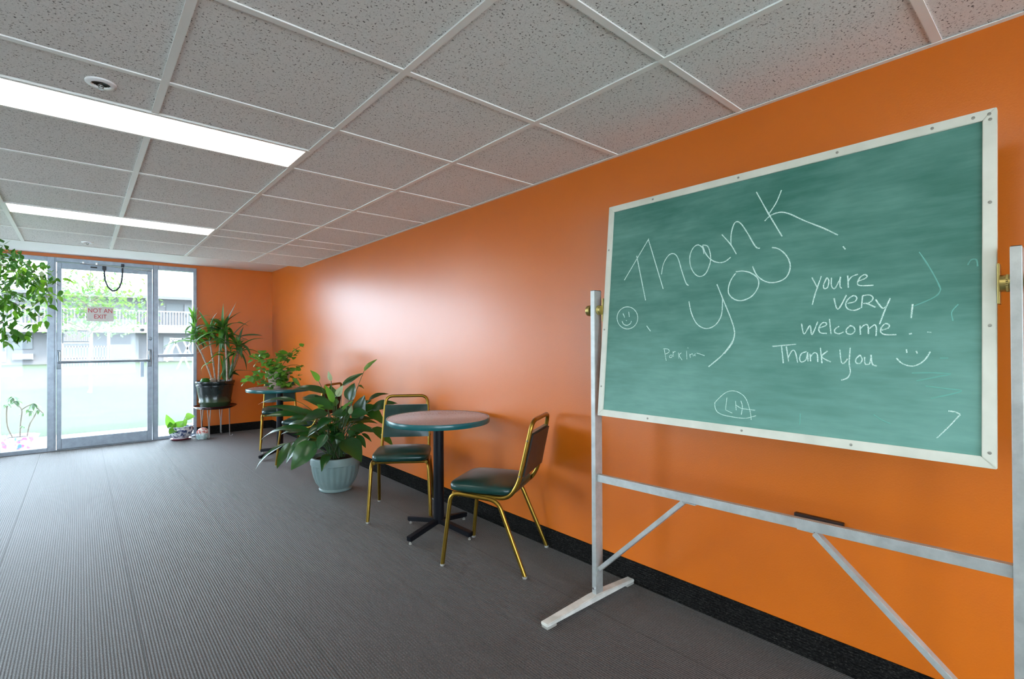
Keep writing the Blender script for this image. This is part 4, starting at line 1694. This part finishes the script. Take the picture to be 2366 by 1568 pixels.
for pts, D, n in BR:
    q = [PD(u, v, D) - fO for u, v in pts]
    q = [Vector((.01, 0, max(1.15, q[0].z - .25)))] + q
    qs = [Vector(t) for t in spline([tuple(v) for v in q], 6)]
    bm = B()
    tube(bm, qs, [.007 - .0055 * k / len(qs) for k in range(len(qs))], 6)
    obj('branch', bm, M['bark'], fg, True)
    CROWN += qs[int(len(qs) * .15):int(len(qs) * .9)]
    for k in range(n):
        s = random.uniform(.55, 1.0)
        c = qs[min(len(qs) - 1, int(s * (len(qs) - 1)))] + Vector((random.gauss(0, .035), random.gauss(0, .06), random.gauss(-.005, .04)))
        pr = random.choices(fproto, (5, 4, 1.2 if s < .85 else 5))[0]
        put_leaf(fg, pr, c, (random.uniform(-.2, 1.4), random.uniform(-.6, .6), random.uniform(-PI, PI)), random.uniform(.66, .98))
for k in range(14):        # crown outside the picture
    a, h = random.uniform(0, 2 * PI), random.uniform(1.2, 2.15)
    r = random.uniform(.1, .42)
    put_leaf(fg, random.choice(fproto[:2]), (math.cos(a) * r - .1, math.sin(a) * r, h), (random.uniform(-1.2, 0), 0, a), 1)
for lf in fproto:
    lf.location = (-.1, .1, 1.6)
# the many further leaves of the crown, more than could be picked apart singly
bm = B()
for k in range(420):
    c = random.choice(CROWN) + Vector((random.gauss(0, .05), random.gauss(0, .08), random.gauss(0, .05)))
    sz = random.uniform(.05, .075)
    a = random.uniform(-PI, PI)
    t = Vector((math.cos(a) * .7, math.sin(a) * .7, random.uniform(-1.2, -.1))).normalized() * sz
    p_, q_ = frame_axes(t)
    f_ = bm.faces.new([bm.verts.new(v) for v in (c - t * .5, c + q_ * sz * .27, c + t * .15 + q_ * sz * .22, c + t * .5, c + t * .15 - q_ * sz * .22, c - q_ * sz * .27)])
cw = obj('crown_leaves', bm, M['ficus'], fg)
cw['kind'] = 'stuff'

# ------------------------------------------------------------------ outside: lawn, walk, plant, tree, motel across the lawn
lawn_m = m_noisy('pale_mown_lawn', (.028, .040, .019), (.036, .050, .025), 2.0, .9, .2)
conc = m_noisy('pale_concrete', (.60, .57, .53), (.67, .64, .60), 3, .8, .3)
bm = B()
vs = [bm.verts.new(q) for q in ((-70, 9.69, -.012), (70, 9.69, -.012), (70, 20, -.02), (-70, 20, -.02))]
bm.faces.new(vs)
v2 = [bm.verts.new(q) for q in ((-70, 57, -.28), (70, 57, -.28))]
bm.faces.new((vs[3], vs[2], v2[1], v2[0]))
lw = struct('lawn', bm, lawn_m)
bm = B()
box(bm, (-30, YF + .12, -.12), (30, 9.69, -.004))
struct('walkway', bm, conc)
bm = B()
box(bm, (-9, -14, -.14), (XL - .12, YF + .12, -.02))
box(bm, (XL - .12, -14, -.14), (12, YB - .12, -.02))
struct('bounce_terrace', bm, conc)  # unseen pale ground added to bounce light up to the ceiling

oO = PY(40, 1036, 8.72)
oO.z = -.004
op = thing('outdoor_potted_plant', 'umbrella-leaved plant in a white floral pot outside the left window', 'plant', oO)
bm = B()
lathe(bm, [(0, 0), (.13, 0), (.14, .01), (.185, .13), (.2, .165), (.205, .172), (.195, .176), (.18, .15), (0, .15)], 44)
obj('pot', bm, M['floral'], op, True)
bm = B()
lathe(bm, [(.18, .148), (0, .155)], 24)
obj('soil', bm, M['soil'], op, True)
OD = (oO - CAM).dot(R_FWD)


def opp(cx, cy, dd=0):
    return PD(.19442 * cx, 840 + .19442 * cy, OD + dd) - oO


fproto2 = leaf(op, M['spath'], (0, 0, 0), (0, -.10, -.03), .038, arch=.08, fold=.15, n=6, shape='lance')
HUB = [((150, 390), 9, 1.0), ((75, 470), 8, .9), ((195, 440), 8, .9), ((400, 470), 9, 1.0), ((370, 560), 6, .8), ((460, 545), 6, .7), ((330, 540), 5, .6), ((280, 735), 5, .5), ((510, 590), 4, .5)]
STM = [([(150, 870), (90, 750), (78, 600), (85, 500)], ), ([(238, 850), (245, 700), (258, 545), (180, 470), (150, 400)], ), ([(258, 545), (330, 500), (400, 475)], ), ([(320, 850), (350, 730), (400, 640), (440, 560)], ), ([(400, 480), (460, 540), (510, 585)], )]
for (pts,) in STM:
    q = [opp(*p) for p in pts]
    if pts[0][1] > 800:
        q[0].z = .15
    bm = B()
    tube(bm, [Vector(t) for t in spline([tuple(v) for v in q], 4)], .007, 6)
    obj('stem', bm, M['bark'], op, True)
for c, n, s in HUB:
    h = opp(*c)
    for k in range(n):
        put_leaf(op, fproto2, h, (random.uniform(.2, 1.0), random.uniform(-.2, .2), 2 * PI * k / n + random.uniform(-.2, .2)), s * random.uniform(.8, 1.05))
fproto2.location = opp(240, 600)
fproto2.scale = (.5, .5, .5)

# young tree on the lawn
yo = Vector((.2, 17.9, -.02))
yt = thing('young_tree', 'young tree with a white slim trunk on the lawn', 'tree', yo)
bm = B()
tube(bm, [(0, 0, 0), (.02, 0, .1), (.0, 0, .8), (.03, 0, 1.6), (.0, 0, 2.6), (.1, 0, 3.6)], [.055, .034, .03, .028, .022, .01], 10)
obj('trunk', bm, mat('white_trunk', (.24, .23, .24), .7), yt, True)  # trunk in one even pale tone
bm = B()
for k in range(16):
    a = random.uniform(0, 2 * PI)
    h = random.uniform(1.8, 3.2)
    L = random.uniform(.6, 1.6) if h < 2.8 else random.uniform(.4, .8)
    e = Vector((math.cos(a) * L, math.sin(a) * L * .8, h + random.uniform(.1, .5)))
    tube(bm, curve3((0, 0, h - .2), e, .08, 5), [.018, .015, .012, .01, .007, .004], 5)
obj('branches', bm, M['bark'], yt, True)
bm = B()
for k in range(1900):
    while True:
        c = Vector((random.gauss(0, .75), random.gauss(0, .6), random.gauss(2.45, .5)))
        if abs(c.x) < 1.75 - .25 * abs(c.z - 2.5) and 1.5 < c.z < 3.7:
            break
    t = Vector((random.uniform(-1, 1), random.uniform(-1, 1), random.uniform(-1, .3))).normalized()
    a, b = frame_axes(t)
    s = random.uniform(.05, .09)
    q = [bm.verts.new(c - t * s), bm.verts.new(c + b * s * .5), bm.verts.new(c + t * s), bm.verts.new(c - b * s * .5)]
    bm.faces.new(q)
cr = obj('leaves', bm, m_leaf('pale_tree_leaf', (.03, .055, .02), (.042, .07, .028), rough=.6, trans=.4), yt)
cr['kind'] = 'stuff'

# motel across the lawn
YM = 55.0
mo = thing('motel_building', 'pale two-storey motel with a railed balcony across the lawn', 'building')
pw = mat('pale_motel_wall', (.105, .100, .103), .8)
pg = mat('motel_upper_wall', (.14, .13, .132), .8)
wh = mat('white_motel_trim', (.17, .17, .17), .7)
wg = mat('motel_window_glass', (.04, .05, .055), .3)
gr = mat('motel_grey_panel', (.07, .068, .072), .8)
cur = mat('white_curtain', (.12, .125, .125), .8)


def c1(cx, cy, Y=YM):                  # measured on the window crop
    return PY(.32528 * cx, 550 + .32528 * cy, Y)


def mbox(name, ca, cb, y0, y1, m, parent=None, Y=YM):
    a, b = c1(*ca, Y), c1(*cb, Y)
    bm = B()
    box(bm, (min(a.x, b.x), y0, min(a.z, b.z)), (max(a.x, b.x), y1, max(a.z, b.z)))
    return obj(name, bm, m, parent or mo)


XA, XB = -14.0, 16.0
zb, zs0, zs1, zr, ze, zt = -.27, 2.30, 2.85, 4.1, 5.4, 6.3


def wbox(name, lo, hi, m, parent=None):
    bm = B()
    box(bm, lo, hi)
    return obj(name, bm, m, parent or mo)


wbox('ground_floor_wall', (XA, YM, -.35), (XB, YM + 8, zs0), pw)
wbox('upper_floor_wall', (XA, YM, zs1), (XB, YM + 8, ze), pg)
wbox('balcony_slab', (XA, YM - 1.6, zs0), (XB, YM + 1, zs1), wh)
bm = B()
for q in (((XA - .5, YM - 1.9, ze), (XB + .5, YM - 1.9, ze), (XB + .5, YM + 4, zt + .4), (XA - .5, YM + 4, zt + .4)),
          ((XA - .5, YM + 10, ze), (XB + .5, YM + 10, ze), (XB + .5, YM + 4, zt + .4), (XA - .5, YM + 4, zt + .4)),
          ((XA - .5, YM - 1.9, ze), (XB + .5, YM - 1.9, ze), (XB + .5, YM + 10, ze), (XA - .5, YM + 10, ze))):
    bm.faces.new([bm.verts.new(v) for v in q])
obj('roof', bm, mat('pale_roof', (.105, .105, .107), .8), mo)
wbox('eave_fascia', (XA - .5, YM - 1.95, ze - .12), (XB + .5, YM - 1.85, ze + .12), gr)
wbox('railing_top', (XA, YM - 1.6, zr + .05), (XB, YM - 1.52, zr + .15), wh)
wbox('railing_bottom', (XA, YM - 1.6, zs1 + .05), (XB, YM - 1.52, zs1 + .15), wh)
bm = B()
x = XA
while x < XB:
    box(bm, (x, YM - 1.59, zs1), (x + .07, YM - 1.53, zr + .1))
    x += .22
rl = obj('railing_balusters', bm, wh, mo)
rl['kind'] = 'stuff'
for a, b in (((80, 685), (235, 790)),):
    w = mbox('window', a, b, YM - .06, YM + .1, gr)
    mbox('pane', (a[0] + 4, a[1] + 4), (b[0] - 4, b[1] - 4), YM - .09, YM - .02, wg, w)
    mbox('curtain', (185, 690), (230, 785), YM - .11, YM - .08, cur, w)
ac = mbox('air_conditioner', (90, 822), (238, 862), YM - .35, YM + .1, mat('pale_grille', (.2, .21, .22), .7))
mbox('grille_shadow_gap', (95, 856), (232, 861), YM - .37, YM - .3, gr, ac)
dr = mbox('guest_room_door', (-20, 690), (45, 880), YM - .06, YM + .1, wh)
mbox('door_knob', (20, 778), (32, 800), YM - .16, YM - .06, gr, dr)
for a, b in (((1175, 460), (1305, 540)), ((920, 470), (1040, 545)), ((460, 470), (600, 545))):
    w = mbox('window', a, b, YM - .06, YM + .1, gr)
    mbox('pane', (a[0] + 5, a[1] + 5), (b[0] - 5, b[1] - 5), YM - .09, YM - .02, cur, w)
for a, b in (((1310, 470), (1372, 625)), ((1160, 700), (1230, 870)), ((900, 690), (985, 860))):
    d = mbox('guest_room_door', a, b, YM - .06, YM + .1, wh)
    mbox('door_knob', (a[0] + 6, a[1] + 75), (a[0] + 12, a[1] + 90), YM - .14, YM - .06, gr, d)
mbox('grey_recess_panel', (775, 672), (930, 755), YM - .08, YM + .1, gr)
mbox('low_grey_wall', (770, 755), (925, 868), YM - 1.9, YM - 1.5, mat('low_wall_render', (.062, .060, .064), .8))
for cx in (755, 1040):
    mbox('balcony_post', (cx, 665), (cx + 22, 868), YM - 1.7, YM - 1.5, wh)

fe = thing('metal_fence', 'thin-railed fence in front of the motel, seen through the door glass', 'fence')
YFe = 46.0
a, b = c1(440, 868, YFe), c1(770, 768, YFe)
fm = mat('white_fence_paint', (.12, .115, .12), .7)
for zz, nm in ((b.z, 'top_rail'), (a.z + .12, 'bottom_rail')):
    bm = B()
    box(bm, (a.x, YFe, zz - .06), (b.x, YFe + .08, zz + .04))
    obj(nm, bm, fm, fe)
n = 16
for k in range(n + 1):
    xx = a.x + (b.x - a.x) * k / n
    bm = B()
    box(bm, (xx - .03, YFe, -.24), (xx + .03, YFe + .06, b.z + .05))
    obj('picket', bm, gr if k % 2 else fm, fe)
sr = thing('stair_railing', 'white stair railing with grey balusters beside the motel, behind the young tree', 'railing')
YS = 50.0
a, b = c1(440, 740, YS), c1(650, 655, YS)
for zz, nm in ((b.z, 'top_rail'), (a.z, 'bottom_rail')):
    bm = B()
    box(bm, (a.x, YS, zz - .08), (b.x, YS + .1, zz + .08))
    obj(nm, bm, wh, sr)
for k in range(15):
    xx = a.x + (b.x - a.x) * (k + .5) / 15
    bm = B()
    box(bm, (xx - .07, YS, a.z), (xx + .07, YS + .06, b.z))
    obj('baluster', bm, gr, sr)
for xx in (a.x, b.x):
    bm = B()
    box(bm, (xx - .08, YS, -.4), (xx + .08, YS + .1, b.z))
    obj('post', bm, wh, sr)

# white cross-braced trestle on the lawn
YX = 34.0
tr = thing('white_trestle', 'white cross-braced trestle on the lawn seen through the right window', 'trestle')


def c2(cx, cy, Y=YX):
    return PY(120 + .16585 * cx, 590 + .16585 * cy, Y)


for (a, b) in (((1670, 1165), (1560, 1380)), ((1700, 1165), (1800, 1380)), ((1745, 1165), (1600, 1480)), ((1815, 1150), (1930, 1380)), ((1935, 1190), (1740, 1590)), ((1830, 1380), (1915, 1590))):
    bm = B()
    p, q = c2(*a), c2(*b)
    q.z = max(q.z, -.14)
    bar(bm, p, q, .09, .09)
    obj('brace', bm, wh, tr)
bm = B()
p, q = c2(1640, 1160), c2(1960, 1160)
bar(bm, p, q, .09, .09)
obj('top_bar', bm, wh, tr)
